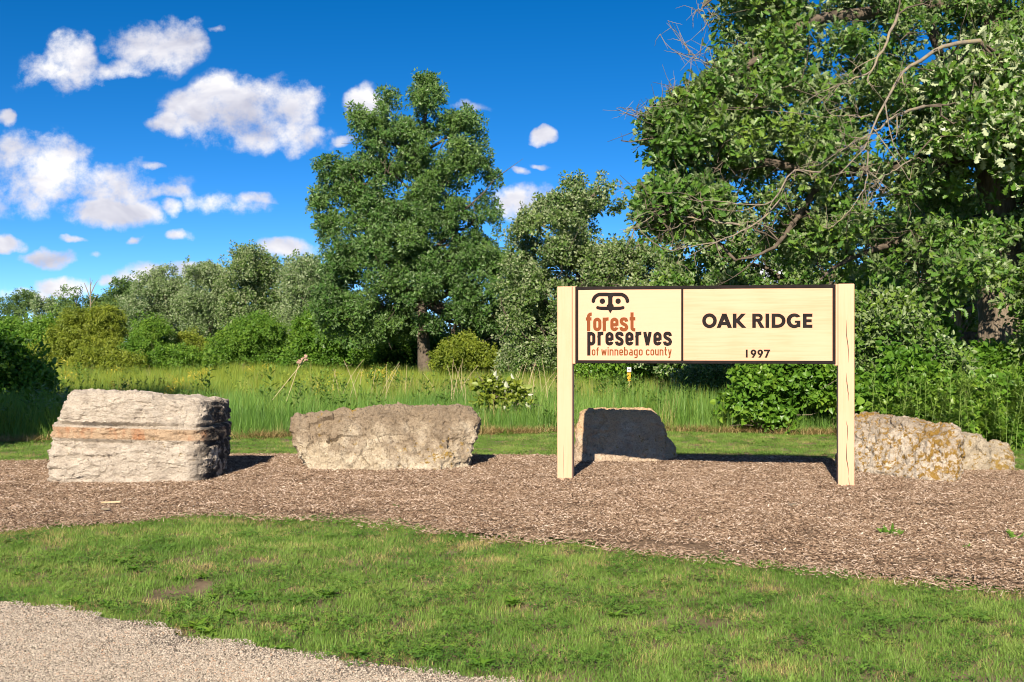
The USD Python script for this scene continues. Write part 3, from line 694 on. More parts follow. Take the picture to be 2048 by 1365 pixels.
def strata_a(v, q):
    zt = v[:, 2] + 0.034 * v[:, 0] + .012 * (meshkit.noise(q * 2.2, 3) - .5)
    lam = .030 * (meshkit.fbm(np.c_[q[:, :2] * 1.6, zt * 15], 3, 21) - .5) + .008 * (meshkit.noise(np.c_[q[:, :2] * 5, zt * 50], 22) - .5)
    g = lambda c, w: np.exp(-((zt - c) / w) ** 2)
    crack = np.clip(meshkit.noise(q * np.array([3.5, 3.5, .2]), 31) - .3, 0, 1) * 1.4
    return lam - .075 * g(.64, .014) * (.6 + crack) - .05 * g(.46, .016) * (.5 + crack) - .03 * g(.385, .012) * crack + .012 * ((zt > .46) & (zt < .63))


boulder('boulder', 'large pale layered limestone block with a rust stained band, far left', [
    [(96, 974, 12.8), (250, 977, 12.78), (380, 972, 12.85), (414, 964, 13.02), (100, 905, 12.82), (108, 850, 12.86), (138, 787, 12.98), (250, 786, 13.02), (404, 800, 13.14), (402, 880, 13.08),
     (458, 797, 14.3), (461, 830, 14.3), (455, 900, 14.3), (450, 938, 14.3), (150, 782, 14.2), (125, 850, 14.2), (120, 935, 14.2), (445, 800, 13.6), (452, 930, 13.7)]],
        M['rock_a'], 1, strata=strata_a, smooth=5, amp=(0.045, 0.022, 0.008))
boulder('boulder', 'long low weathered tan boulder with a pale foot, second from the left', [
    [(582, 830, 14.4), (580, 870, 14.3), (592, 915, 14.2), (625, 938, 14.1), (700, 945, 14.05), (860, 946, 14.05), (930, 934, 14.3), (950, 880, 14.4), (958, 845, 14.5), (940, 818, 14.6), (900, 815, 14.6), (720, 820, 14.4), (640, 826, 14.4),
     (620, 826, 15.2), (720, 819, 15.2), (930, 816, 15.3), (950, 850, 15.3), (925, 915, 15.2), (610, 900, 15.2)]], M['rock_b'], 2, smooth=7, amp=(0.075, 0.040, 0.009))
boulder('boulder', 'brown flat-topped boulder in the shadow of the sign, stepped on its right side', [
    [(1151, 925, 15.1), (1152, 870, 15.2), (1160, 822, 15.35), (1168, 818, 15.5), (1300, 819, 15.5), (1316, 830, 15.4), (1335, 872, 15.3), (1325, 926, 15.05), (1240, 930, 15.0), (1165, 819, 16.3), (1300, 820, 16.3), (1330, 880, 16.2), (1160, 900, 16.2)],
    [(1240, 928, 15.05), (1357, 926, 15.3), (1352, 895, 15.4), (1338, 876, 15.5), (1280, 872, 15.4), (1350, 900, 16.1), (1280, 880, 16.1)]], M['rock_c'], 3, smooth=5, amp=(0.03, 0.026, 0.009))
boulder('boulder', 'long boulder blotched with orange lichen behind the right sign post', [
    [(1672, 935, 14.3), (1692, 880, 14.4), (1700, 832, 14.6), (1735, 829, 14.3), (1830, 842, 13.7), (1905, 856, 13.2), (1927, 868, 13.05), (1922, 920, 12.95), (1914, 972, 12.83), (1830, 965, 13.05), (1740, 948, 13.7),
     (1760, 828, 15.0), (1918, 858, 14.1), (1915, 930, 14.0), (1710, 900, 15.3)]], M['rock_d'], 4, smooth=6, amp=(0.05, 0.034, 0.009))
boulder('boulder', 'small grey boulder with a dark crack, far right beyond the lichened one', [
    [(1908, 948, 14.1), (1912, 890, 14.3), (1925, 866, 14.4), (1950, 868, 14.3), (1975, 890, 14.1), (1980, 945, 13.95), (1940, 950, 13.98), (1925, 870, 15.0), (1975, 895, 14.9)],
    [(1960, 948, 14.0), (1965, 890, 14.3), (1985, 880, 14.4), (2005, 884, 14.3), (2022, 910, 14.2), (2027, 938, 14.1), (2005, 950, 13.98), (2000, 890, 14.9), (2020, 930, 14.8)]], M['rock_e'], 5, smooth=5, amp=(0.035, 0.028, 0.009))

# ------------------------------------------------------------------ the sign
YL = EYE * F / (968 - CY)
YR = EYE * F / (980.5 - CY)
A0 = np.array([(1129.3 - CX) / F * YL, YL]); B0 = np.array([(1692.5 - CX) / F * YR, YR])
ud = (B0 - A0) / np.linalg.norm(B0 - A0); ANG = math.degrees(math.atan2(ud[1], ud[0])); SPAN = float(np.linalg.norm(B0 - A0))
back = np.array([-ud[1], ud[0]])


def SP(px, py, y=0.0):
    """pixel -> (u, z) on the sign's plane at local depth y"""
    o = A0 + back * y
    # ray (k*Y, Y): solve k*Y = o0 + u*ud0, Y = o1 + u*ud1
    k = (px - CX) / F
    u = (o[0] - k * o[1]) / (k * ud[1] - ud[0])
    Y = o[1] + u * ud[1]
    return u, EYE - (py - CY) / F * Y


sign = thing('sign', 'cream wooden park sign between two posts in front of the shaded boulder', 'sign', (A0[0], A0[1], 0.0), ANG)
W = 0.165
ztl, ztr = SP(1129, 573.5)[1], SP(1692, 568)[1]


def post(u, zt, seed):
    v, f = bx(u - W / 2, u + W / 2, 0, W, -.15, zt, 0.006)
    return part('post', (v, f), M['cream_post'], sign)


pL, pR = post(0, ztl, 1), post(SPAN, ztr, 2)
y0 = 0.03                                   # the panel stands a little behind the posts' faces
ul, ur = SP(1150.3, 640, y0)[0], SP(1671.5, 640, y0)[0]
zt_ = (SP(1152, 573.5, y0)[1] + SP(1670, 569.5, y0)[1]) / 2; zb_ = (SP(1152, 724.5, y0)[1] + SP(1670, 731, y0)[1]) / 2
udv0, udv1 = SP(1362.2, 640, y0)[0], SP(1366.6, 640, y0)[0]
fr = 0.033
part('cleat', bx(W / 2 - .02, ul + .012, y0 + .012, y0 + .11, zb_ - .006, zt_ + .004, .002), M['cream_post'], sign)
part('cleat', bx(ur - .012, SPAN - W / 2 + .02, y0 + .012, y0 + .11, zb_ - .015, zt_ + .002, .002), M['cream_post'], sign)
part('frame', bx(ul, ur, y0, y0 + .10, zt_ - fr, zt_, .002), M['dark_frame'], sign)
part('frame', bx(ul, ur, y0, y0 + .10, zb_, zb_ + fr, .002), M['dark_frame'], sign)
part('frame', bx(ul, ul + fr, y0 + .001, y0 + .098, zb_ + fr + .001, zt_ - fr - .001, .002), M['dark_frame'], sign)
part('frame', bx(ur - fr, ur, y0 + .001, y0 + .098, zb_ + fr + .001, zt_ - fr - .001, .002), M['dark_frame'], sign)
part('divider', bx(udv0, udv1, y0 + .003, y0 + .097, zb_ + fr + .001, zt_ - fr - .001, .002), M['dark_frame'], sign)
yp = y0 + 0.010
panL = part('panel', bx(ul + fr - .012, udv0 + .004, yp, y0 + .09, zb_ + fr - .012, zt_ - fr + .012), M['cream_smooth'], sign, label='cream panel with the owl emblem and the preserve lettering')
panR = part('panel', bx(udv1 - .004, ur - fr + .012, yp, y0 + .088, zb_ + fr - .012, zt_ - fr + .012), M['cream_panel'], sign, label='cream wood-grained panel with the place name and the year')


def crack(parent, pts, w):
    """a drying crack: a thin dark groove line on the post's face"""
    P2 = [SP(x, y, 0.0) for x, y in pts]
    ls = LineString(P2)
    n = 24; q = np.array([ls.interpolate(t, normalized=True).coords[0] for t in np.linspace(0, 1, n)])
    q[:, 0] += .003 * np.random.default_rng(int(pts[0][1])).normal(size=n).cumsum() * .35
    wd = 1.35 * w * np.sin(np.linspace(0.02, np.pi - .02, n)) ** .6
    v = np.vstack([np.c_[q[:, 0] - wd / 2, np.full(n, -.0012), q[:, 1]], np.c_[q[:, 0] + wd / 2, np.full(n, -.0012), q[:, 1]]])
    f = [[i, n + i, n + i + 1, i + 1] for i in range(n - 1)]
    part('crack', (v, np.array(f)), M['dark_frame'], parent)


crack(pR, [(1692, 640), (1696, 690), (1697, 726)], .0055)
crack(pR, [(1692, 746), (1694, 775), (1696, 803)], .0055)
crack(pR, [(1693, 842), (1696, 862), (1696, 882)], .005)
crack(pR, [(1693.5, 886), (1695, 920), (1699, 952)], .0055)
crack(pR, [(1697, 954), (1698, 979)], .0035)
crack(pL, [(1127, 890), (1127.5, 958)], .0025)


# lettering: strokes of the two typefaces
def arc(cx, cy, rx, ry, a0, a1, n=14):
    a = np.radians(np.linspace(a0, a1, n)); return [(cx + rx * math.cos(t), cy + ry * math.sin(t)) for t in a]


def stroke(pts, w=.2, cap='flat'):
    return LineString(pts).buffer(w / 2, cap_style=cap, join_style='mitre' if len(pts) < 5 else 'round')


def stad(x0=.1, x1=.52, y0=.1, y1=.9, r=.2, a=None):
    return Polygon([*arc(x1 - r, y1 - r, r, r, 0, 90), *arc(x0 + r, y1 - r, r, r, 90, 180), *arc(x0 + r, y0 + r, r, r, 180, 270), *arc(x1 - r, y0 + r, r, r, 270, 360)]).exterior


def ring(w=.2, **k): return stad(**k).buffer(w / 2)


def glyph(c, w=.2):
    st = lambda pts, **k: stroke(pts, w, **k)
    x0, x1, y0, y1 = w / 2, .62 - w / 2, w / 2, 1 - w / 2
    if c == 'o': return ring(w, x0=x0, x1=x1, y0=y0, y1=y1), .62
    if c == 'f': return unary_union([st([(.22, 0), (.22, 1.08)]), st([(.22, 1.05), *arc(.40, 1.1, .18, .16, 180, 90), (.46, 1.26)]), st([(.02, .93 - .02), (.44, .91)])]), .46
    if c == 'r': return unary_union([st([(x0, 0), (x0, 1)]), st([(x0, .6), *arc(.36, .64, .26, .26, 180, 90), (.44, .9)])]), .46
    if c == 'e': return unary_union([st([(x0 + .02, .47), (x1, .47)]), st([(x1, .40), (x1, y1 - .2), *arc(x1 - .2, y1 - .2, .2, .2, 0, 90), *arc(x0 + .2, y1 - .2, .2, .2, 90, 180), *arc(x0 + .2, y0 + .2, .2, .2, 180, 270), *arc(x1 - .2, y0 + .2, .2, .2, 270, 345)])]), .62
    if c == 's': return st(curve([(.50, .70), (.43, .87), (.29, .90), (.15, .86), (.10, .73), (.16, .59), (.30, .51), (.44, .42), (.50, .28), (.44, .14), (.29, .10), (.14, .14), (.08, .30)], 60).tolist()), .60
    if c == 't': return unary_union([st([(.2, 1.38), (.2, .28), *arc(.36, .26, .16, .16, 180, 270), (.44, .1)]), st([(.02, .91), (.44, .91)])]), .46
    if c == 'p': return unary_union([st([(x0, 1), (x0, -.74)]), ring(w, x0=x0, x1=x1, y0=y0, y1=y1)]), .64
    if c == 'b': return unary_union([st([(x0, 0), (x0, 1.38)]), ring(w, x0=x0, x1=x1, y0=y0, y1=y1)]), .64
    if c == 'g': return unary_union([ring(w, x0=x0, x1=x1, y0=y0, y1=y1), st([(x1, 1), (x1, -.12), *arc(x1 - .2, -.12, .2, .2, 0, -90), (x0, -.32)])]), .64
    if c == 'a': return unary_union([st([(x1, 0), (x1, y1 - .2), *arc(x1 - .2, y1 - .2, .2, .2, 0, 90), (x0 + .04, y1)]), ring(w, x0=x0, x1=x1, y0=y0, y1=.52, r=.18)]), .64
    if c == 'v': return unary_union([st([(.1, 1), (.3, .02)]), st([(.5, 1), (.3, .02)])]).intersection(sbox(-1, 0, 2, 1)), .60
    if c == 'w': return unary_union([st([(.09, 1), (.24, .02)]), st([(.43, .9), (.24, .02)]), st([(.43, .9), (.62, .02)]), st([(.77, 1), (.62, .02)])]).intersection(sbox(-1, 0, 2, 1)), .86
    if c == 'y': return unary_union([st([(.1, 1), (.31, .02)]), st([(.52, 1), (.25, -.30), (.06, -.32)])]), .62
    if c == 'i': return unary_union([st([(x0, 0), (x0, 1)]), sbox(0, 1.16, w, 1.36)]), w
    if c == 'n': return unary_union([st([(x0, 0), (x0, 1)]), st([(x0, .6), *arc(x0 + .21, .69, .21, .21, 180, 90), *arc(x1 - .21, .69, .21, .21, 90, 0), (x1, 0)])]), .62
    if c == 'u': return unary_union([st([(x1, 0), (x1, 1)]), st([(x1, .4), *arc(x1 - .21, .31, .21, .21, 0, -90), *arc(x0 + .21, .31, .21, .21, -90, -180), (x0, 1)])]), .62
    if c == 'c': return st([*arc(x1 - .2, y1 - .2, .2, .2, 5, 90), *arc(x0 + .2, y1 - .2, .2, .2, 90, 180), *arc(x0 + .2, y0 + .2, .2, .2, 180, 270), *arc(x1 - .2, y0 + .2, .2, .2, 270, 355)]), .60
    return None, .3


def word(text, x0, x1, base, top, w=.2, gap=.13, space=.34):
    """a word whose x-height spans base..top and whose ink spans x0..x1 (pixels of the photograph)"""
    x, out = 0.0, []
    for c in text:
        if c == ' ': x += space; continue
        g, adv = glyph(c, w)
        out.append(affinity.translate(g, x, 0)); x += adv + gap
    g = unary_union(out); b = g.bounds
    ua, za = SP(x0, base, yp); ub, _ = SP(x1, base, yp); _, zt = SP((x0 + x1) / 2, top, yp); _, zb = SP((x0 + x1) / 2, base, yp)
    sx, sz = (ub - ua) / (b[2] - b[0]), zt - zb
    return affinity.affine_transform(g, [sx, 0, 0, sz, ua - b[0] * sx, zb])


def letters(name, shape, m, parent, depth=.004):
    mb = MB()
    for g in getattr(shape, 'geoms', [shape]):
        if g.is_empty or g.area < 1e-7: continue
        t = trimesh.creation.extrude_polygon(g.simplify(.0003), depth, engine='earcut')
        v = np.array(t.vertices)
        mb.add(np.c_[v[:, 0], yp - v[:, 2] + .0005, v[:, 1]], np.array(t.faces)[:, ::-1])
    return part(name, mb.get(), m, parent)


def zp(x, y, r=(1090, 550), s=5.688): return r[0] + x / s, r[1] + y / s


black_word = word('preserves', *[zp(480, 0)[0], zp(1445, 0)[0]], zp(0, 805)[1], zp(0, 650)[1], .245)
forest = word('forest', zp(466, 0)[0], zp(1027, 0)[0], zp(0, 641)[1], zp(0, 487)[1], .24, gap=.10)
letters('lettering', forest.difference(black_word.buffer(.002)), M['rust_paint'], panL, .004)
letters('lettering', black_word, M['dark_frame'], panL, .004)
for wd_, xa_, xb_ in (('of', 533, 612), ('winnebago', 640, 1112), ('county', 1148, 1441)):
    letters('lettering', word(wd_, zp(xa_, 0)[0], zp(xb_, 0)[0], zp(0, 918)[1], zp(0, 848)[1], .19, gap=.14), M['rust_paint'], panL, .003)


def pxpoly(pts, r=(1090, 550), s=5.688): return [SP(*zp(x, y, r, s), yp) for x, y in pts]


def pxstroke(pts, w, cap='round', r=(1090, 550), s=5.688):
    k = SP(*zp(w, 0, r, s), yp)[0] - SP(*zp(0, 0, r, s), yp)[0]
    return LineString(pxpoly(pts, r, s)).buffer(k / 2, cap_style=cap)


brow = lambda sgn: [(744 + sgn * x, y) for x, y in [(8, 226), (60, 223), (120, 224), (160, 240), (185, 268), (194, 300)]]
owl = unary_union([pxstroke(curve(brow(-1), 24).tolist(), 40), pxstroke(curve(brow(1), 24).tolist(), 40),
                   Polygon(pxpoly([(700, 215), (788, 215), (778, 236), (768, 262), (768, 330), (782, 350), (784, 372), (774, 393), (765, 402), (743, 440), (721, 402), (711, 393), (700, 372), (703, 350), (718, 330), (718, 262), (710, 236)])),
                   pxstroke([(600, 374), (625, 380), (680, 382), (743, 382), (806, 382), (860, 380), (887, 374)], 36),
                   pxstroke([(653, 300), (653.1, 300.1)], 60), pxstroke([(832, 300), (832.1, 300.1)], 60)])
letters('emblem', owl, M['dark_frame'], panL, .004)


def caps(items, base, top, s_origin, sc, thick):
    """Heavy humanist capitals, each given by its own left and right edge"""
    out = []
    for c, xa, xb in items:
        w = xb - xa; h = base - top; t = thick
        y = lambda f: base - f * h
        X = lambda f: xa + f * w
        pl = lambda pts: Polygon([(X(a), y(b)) for a, b in pts]).buffer(0)
        tw, th = t / w, t / h
        rect = lambda a0, b0, a1, b1: pl([(a0, b0), (a1, b0), (a1, b1), (a0, b1)])
        ell = lambda cx, cy, rx, ry, a0=0, a1=360: Polygon([(X(cx + rx * math.cos(q)), y(cy + ry * math.sin(q))) for q in np.radians(np.linspace(a0, a1, 49))])
        if c == 'O': g = ell(.5, .5, .5, .52).difference(ell(.5, .5, .5 - tw, .52 - th * .92))
        elif c == 'A': g = unary_union([pl([(0, 0), (tw * 1.05, 0), (.66, 1), (.36, 1)]), pl([(1, 0), (1 - tw * 1.12, 0), (.34, 1), (.64, 1)]), rect(.26, .2, .74, .2 + th * .8)])
        elif c == 'K': g = unary_union([rect(0, 0, tw, 1), pl([(tw * .9, .40), (tw * .9, .60), (.62, 1), (.96, 1), (.50, .52), (1.0, 0), (.66, 0)])])
        elif c == 'R': g = unary_union([rect(0, 0, tw, 1), sbox(0, 0, 0, 0), pl([(tw * .5, 1), (.52, 1)] + [(.52 + .34 * math.sin(q), .715 + .285 * math.cos(q)) for q in np.linspace(0, np.pi, 20)] + [(tw * .5, .43)]).difference(pl([(tw, 1 - th * .8), (.48, 1 - th * .8)] + [(.48 + .13 * math.sin(q), .715 + (.285 - th * .8) * math.cos(q)) for q in np.linspace(0, np.pi, 14)] + [(tw, .43 + th * .8)])), pl([(.38, .45), (.68, .45), (1.0, 0), (.66, 0)])])
        elif c == 'I': g = rect(0, 0, 1, 1)
        elif c == 'D': g = pl([(0, 1), (.42, 1)] + [(.42 + .58 * math.sin(q), .5 + .5 * math.cos(q)) for q in np.linspace(0, np.pi, 30)] + [(0, 0)]).difference(pl([(tw, 1 - th * .85), (.40, 1 - th * .85)] + [(.40 + (.6 - tw) * math.sin(q), .5 + (.5 - th * .85) * math.cos(q)) for q in np.linspace(0, np.pi, 24)] + [(tw, th * .85)]))
        elif c == 'G': g = unary_union([ell(.55, .5, .55, .52).difference(ell(.57, .5, .55 - tw * 1.05, .52 - th * .9)).intersection(rect(-.1, -.1, 1.0, 1.1)).difference(pl([(.66, .50), (1.3, .50), (1.3, .84), (1.0, .80), (.66, .70)])), rect(1 - tw, .06, 1, .5), rect(.60, .36, 1, .5)]).intersection(rect(-.1, -.1, 1.0, 1.1))
        elif c == 'E': g = unary_union([rect(0, 0, tw, 1), rect(0, 0, 1, th * .85), rect(0, 1 - th * .85, 1, 1), rect(0, .5 - th * .4, .93, .5 + th * .4)])
        elif c == '1': g = rect(0, 0, 1, 1)
        elif c == '9': g = unary_union([ell(.5, .66, .5, .35).difference(ell(.5, .66, .5 - tw, .35 - th * .8)), pl([(.60, .42), (1.0, .62), (.95, .48), (.55, -.02), (.15, -.02), (.42, .25)])])
        elif c == '7': g = unary_union([rect(0, 1 - th * .85, 1, 1), pl([(1, 1), (1 - tw * 1.15, 1 - th * .5), (.12, -.02), (.48, -.02)])])
        out.append(g)
    g = unary_union(out)
    conv = lambda xy: np.array([SP(*zp(a, b, s_origin, sc), yp) for a, b in xy])
    polys = []
    for q in getattr(g, 'geoms', [g]):
        if q.geom_type != 'Polygon' or q.area < 5: continue
        polys.append(Polygon(conv(q.exterior.coords), [conv(r.coords) for r in q.interiors]).buffer(0))
    return unary_union(polys)


letters('lettering', caps([('O', 245, 408), ('A', 406, 576), ('K', 585, 734)], 587, 430, (1360, 550), 5.535, 41), M['dark_frame'], panR)
letters('lettering', caps([('R', 799, 936), ('I', 946, 986), ('D', 1014, 1169), ('G', 1180, 1333), ('E', 1361, 1466)], 587, 430, (1360, 550), 5.535, 41), M['dark_frame'], panR)
letters('lettering', caps([('1', 729, 750), ('9', 781, 846), ('9', 856, 920), ('7', 929, 998)], 916, 828, (1360, 550), 5.535, 23), M['dark_frame'], panR)

# ------------------------------------------------------------------ foliage


def leaf_shape(kind, L, Wd):
    if kind == 'lobed':
        t = np.array([0, .10, .22, .32, .42, .53, .64, .74, .86, 1.0]); w = np.array([.03, .10, .42, .18, .70, .30, 1.0, .52, .72, .05]) * Wd
    elif kind == 'pointed':
        t = np.array([0, .18, .34, .46, .6, .72, 1.0]); w = np.array([.03, .55, .22, 1.0, .3, .55, 0.0]) * Wd
    elif kind == 'oval':
        t = np.array([0, .2, .5, .8, 1.0]); w = np.array([.05, .75, 1.0, .62, 0.0]) * Wd
    elif kind == 'heart':
        t = np.array([0, .1, .32, .62, 1.0]); w = np.array([.35, .85, 1.0, .72, 0.0]) * Wd
    else:
        t = np.array([0, .45, 1.0]); w = np.array([.05, 1.0, 0.0]) * Wd
    n = len(t)
    v = np.vstack([np.c_[t * L, np.zeros(n), -.18 * L * t ** 2], np.c_[t * L, w / 2, -.18 * L * t ** 2 + .22 * w], np.c_[t * L, -w / 2, -.18 * L * t ** 2 + .22 * w]])
    f = []
    for i in range(n - 1):
        f += [[i, i + 1, n + i + 1], [i, n + i + 1, n + i], [i, 2 * n + i + 1, i + 1], [i, 2 * n + i, 2 * n + i + 1]]
    return v, np.array(f)


def spray(kind, L, Wd, n, R, seed, up=0.55, droop=0.0):
    """a twig end with n leaves around it, growing along +z"""
    r = np.random.default_rng(seed); b = MB(); v0, f0 = leaf_shape(kind, L, Wd)
    for k in range(n):
        h = r.random() ** .8 * R; th = r.uniform(0, 6.28)
        el = r.uniform(-.5, 1.1) - droop
        d = np.array([math.cos(th) * math.cos(el), math.sin(th) * math.cos(el), math.sin(el)])
        nz = np.array([0, 0, 1.0]) * up + r.normal(size=3) * .55; nz -= d * (nz @ d); nz /= np.linalg.norm(nz)
        if r.random() < .12: nz = -nz
        y = np.cross(nz, d)
        s = r.uniform(.7, 1.15)
        base = np.array([r.normal(0, .12 * R), r.normal(0, .12 * R), h - R * .5]) + d * R * .22
        b.add(base + (v0 * s) @ np.stack([d, y, nz]), f0)
    return b.get()


def crown(tree, name, poly_px, Y, depth, protos, nlobes, lobe, per, rng, holes=(), size=1.0, flat=1.0, org=(0, 0, 0), upb=.35, front=0.35, label=None):
    """foliage in lobes spread through the volume behind an outline seen at distance Y; returns the lobes' centres"""
    k = Y / F
    poly = shapely.make_valid(shapely.set_precision(Polygon([(x, y) for x, y in poly_px]).buffer(.5).buffer(-.5), .01))
    for hx, hy, hr in holes: poly = poly.difference(Point(hx, hy).buffer(hr))
    poly = unary_union([g for g in getattr(poly, 'geoms', [poly]) if g.geom_type in ('Polygon', 'MultiPolygon')])
    edge_line = unary_union([LineString(r.coords) for g in getattr(poly, 'geoms', [poly]) for r in (g.exterior, *g.interiors)])
    x0, y0, x1, y1 = poly.bounds
    C, Rr = [], []
    seed_of = int(rng.integers(1, 999))
    tries = 0
    while len(C) < nlobes and tries < nlobes * 60:
        tries += 1
        r = lobe * rng.uniform(.6, 1.25)
        x, y = rng.uniform(x0, x1), rng.uniform(y0, y1)
        pt = Point(x, y)
        if not poly.contains(pt): continue
        dist = edge_line.distance(pt) * k
        if dist < .35 * r:
            continue
        r = min(r, max(dist * 1.05, lobe * .35))
        dd = min(1.0, dist / (min(depth, .45 * (x1 - x0) * k) + 1e-6))
        prof = math.sqrt(1 - (1 - dd) ** 2)
        yy = Y + depth * prof * (rng.uniform(-1, 1) * (1 - front) - front * rng.random())
        q = P(x, y, Y)
        if nlobes > 100 and meshkit.noise(np.array([[q[0], yy, q[2] * 1.3]]) / (lobe * 1.9), seed_of)[0] < .37: continue
        C.append([q[0], yy, max(q[2], .15)]); Rr.append(r)
    C, Rr = np.array(C), np.array(Rr)
    pos, nrm = [], []
    for c, r in zip(C, Rr):
        m = max(4, int(per * (r / lobe) ** 2))
        d = rng.normal(size=(m, 3)); d /= np.linalg.norm(d, axis=1, keepdims=True)
        d[:, 2] = np.where(d[:, 2] < -.35, -d[:, 2], d[:, 2])
        rad = r * rng.uniform(.35, 1.08, m) ** .6 * (1 + .55 * (rng.random(m) < .14))
        pos.append(c + d * rad[:, None] * np.array([1, 1, flat])); nrm.append(d + [0, 0, upb])
    pos, nrm = np.vstack(pos), np.vstack(nrm)
    pos[:, 2] = np.maximum(pos[:, 2], .05)
    n = len(pos)
    R = frames(nrm, rng, .35)
    scatter(str(tree.GetPath()) + '/' + name, protos, pos - np.array(org), quats(R), size * rng.uniform(.75, 1.2, n), rng.integers(0, len(protos), n), kind='stuff', label=label)
    return C, Rr


def limbs_to(tree, trunk_pts, trunk_r, C, rng, m, org, nl, r0=.12, name='limbs', nmin=.25):
    """limbs from the trunk out to some of the lobes, as one mesh of branching wood"""
    b = MB(); tp = np.asarray(trunk_pts)
    sel = rng.choice(len(C), min(nl, len(C)), replace=False)
    for i in sel:
        c = C[i]
        z = max(c[2] - .55 * np.linalg.norm(c[:2] - tp[len(tp) // 2][:2]), tp[0][2] + nmin * (tp[-1][2] - tp[0][2]))
        j = np.argmin(np.abs(tp[:, 2] - z)); a = tp[j]
        L = np.linalg.norm(c - a)
        mid = a * .45 + c * .55 + np.array([0, 0, -.10 * L]) + rng.normal(0, .06 * L, 3)
        rr = r0 * (.35 + .65 * min(1, L / 4)) * rng.uniform(.6, 1.1)
        pts = curve([a, mid, c], 8); pts[1:-1] += rng.normal(0, .02 * L, (6, 3))
        b.add(*tube(pts - org, np.linspace(rr, .012, 8), 5))
        for _ in range(3):
            k = rng.integers(3, 8); e = pts[k] + rng.normal(0, .16 * L + .15, 3)
            b.add(*tube(curve([pts[k], (pts[k] + e) / 2 + rng.normal(0, .04 * L, 3), e], 5) - org, np.linspace(rr * .3 + .004, .004, 5), 4))
    return part(name, b.get(), m, tree, smooth=True, kind='stuff')


def tree(name, label, poly_px, Y, depth, protos, nlobes, lobe, per, base_px=None, trunk_r=.2, trunk_px=None, seed=0, m=None, nl=18, group=None, cat='tree', **kw):
    r = np.random.default_rng(1000 + seed)
    bx_ = base_px if base_px else np.mean([q[0] for q in poly_px])
    org = np.array([(bx_ - CX) / F * Y, Y, -.06])
    t = thing(name, label, cat, org, group=group)
    top = min(q[1] for q in poly_px)
    if trunk_px is None:
        zt = P(0, top, Y)[2]
        tp = np.array([[org[0] + .02 * i * r.normal(), Y + .03 * i * r.normal(), z] for i, z in enumerate(np.linspace(-.1, zt * .88, 9))])
    else:
        tp = curve([P(a, b_, Y) for a, b_ in trunk_px], 16); tp = np.vstack([[tp[0][0], Y, -.1], tp])
    rad = trunk_r * np.linspace(1, .12, len(tp)) ** .9; rad[0] *= 1.35
    part('trunk', tube(tp - org, rad, 9, .15, seed), m or M['bark'], t, smooth=True)
    C, Rr = crown(t, 'crown', poly_px, Y, depth, protos, nlobes, lobe, per, r, org=org, **kw)
    if nl: limbs_to(t, tp, trunk_r, C, r, m or M['bark'], org, nl, trunk_r * .5)
    return t


def PR(kind, L, Wd, n, R, m, seed, k=3, **kw): return [(spray(kind, L, Wd, n, R, seed + i, **kw), M[m]) for i in range(k)]


red = PR('pointed', .14, .10, 17, .34, 'red_oak', 100, 5, up=.3)
bur = PR('oval', .11, .068, 16, .27, 'bur_oak', 110, 4, up=.3)
sil = PR('kite', .15, .10, 20, .42, 'silver', 120, 4, up=.25)
gre = PR('kite', .11, .06, 22, .30, 'green_bush', 130, 4)
yel_ = PR('kite', .11, .06, 22, .30, 'yellow_bush', 140, 4)
far = PR('kite', .26, .17, 22, .7, 'far_leaf', 150, 4)
oak = PR('lobed', .16, .098, 11, .27, 'oak', 160, 5, up=.35)
vin = PR('heart', .11, .10, 11, .24, 'vine', 170, 4, up=.6)
under = PR('oval', .10, .065, 16, .26, 'vine', 180, 4, up=.5)
yelfar = PR('kite', .20, .12, 22, .5, 'yellow_bush', 190, 3)
grefar = PR('kite', .20, .12, 22, .5, 'green_bush', 195, 3)

# --- far tree line on the left
far_trees = [
    ('rounded pale green tree at the left end of the far tree line', [(-60, 690), (-60, 600), (-20, 592), (20, 597), (50, 620), (50, 700)], 190, 'far_leaf'),
    ('small dark domed tree standing above the far tree line near the left edge', [(20, 700), (25, 598), (40, 582), (55, 580), (72, 592), (78, 640), (75, 700)], 200, 'far_leaf'),
    ('low grey-green tree of the far tree line left of the bare snag', [(60, 700), (75, 610), (95, 590), (115, 596), (128, 620), (130, 700)], 185, 'silver'),
    ('broad tree of the far tree line under the bare snag', [(110, 700), (115, 600), (125, 578), (150, 574), (172, 582), (190, 610), (195, 700)], 170, 'far_leaf'),
    ('low tree of the far tree line right of the bare snag', [(180, 700), (185, 600), (205, 583), (225, 590), (240, 620), (240, 700)], 175, 'far_leaf'),
    ('darker round topped tree behind the silvery trees at left', [(225, 700), (230, 590), (240, 568), (260, 560), (280, 570), (290, 600), (295, 690)], 140, 'far_leaf'),
    ('tree showing above the silvery trees left of the tall oak', [(560, 700), (565, 545), (600, 515), (640, 520), (680, 545), (690, 700)], 120, 'silver')]
for i, (lb, pl, Y, mm) in enumerate(far_trees):
    tree('far_tree', lb, pl, Y, 4.0, far if mm == 'far_leaf' else PR('kite', .26, .18, 22, .7, 'silver', 155, 3, up=.25), 30, 2.0, 34, trunk_r=.3, seed=20 + i, nl=6, size=1.15)
# bare dead snag
sn = thing('dead_tree', 'thin bare dead snag standing above the far tree line at left', 'dead tree', (P(181, 700, 165)[0], 165, 0))
mb = MB(); o = np.array([P(181, 700, 165)[0], 165, 0.])
for pts, r0 in (([(181, 700), (181, 600), (180, 556)], .16), ([(181, 600), (172, 575), (168, 566)], .08), ([(181, 590), (190, 570), (197, 560)], .08), ([(180, 575), (185, 560)], .06), ([(181, 610), (195, 590)], .06)):
    c = curve([P(a, b_, 165) for a, b_ in pts], 6); mb.add(*tube(c - o, np.linspace(r0, .03, 6), 5))
part('trunk', mb.get(), M['deadwood'], sn)

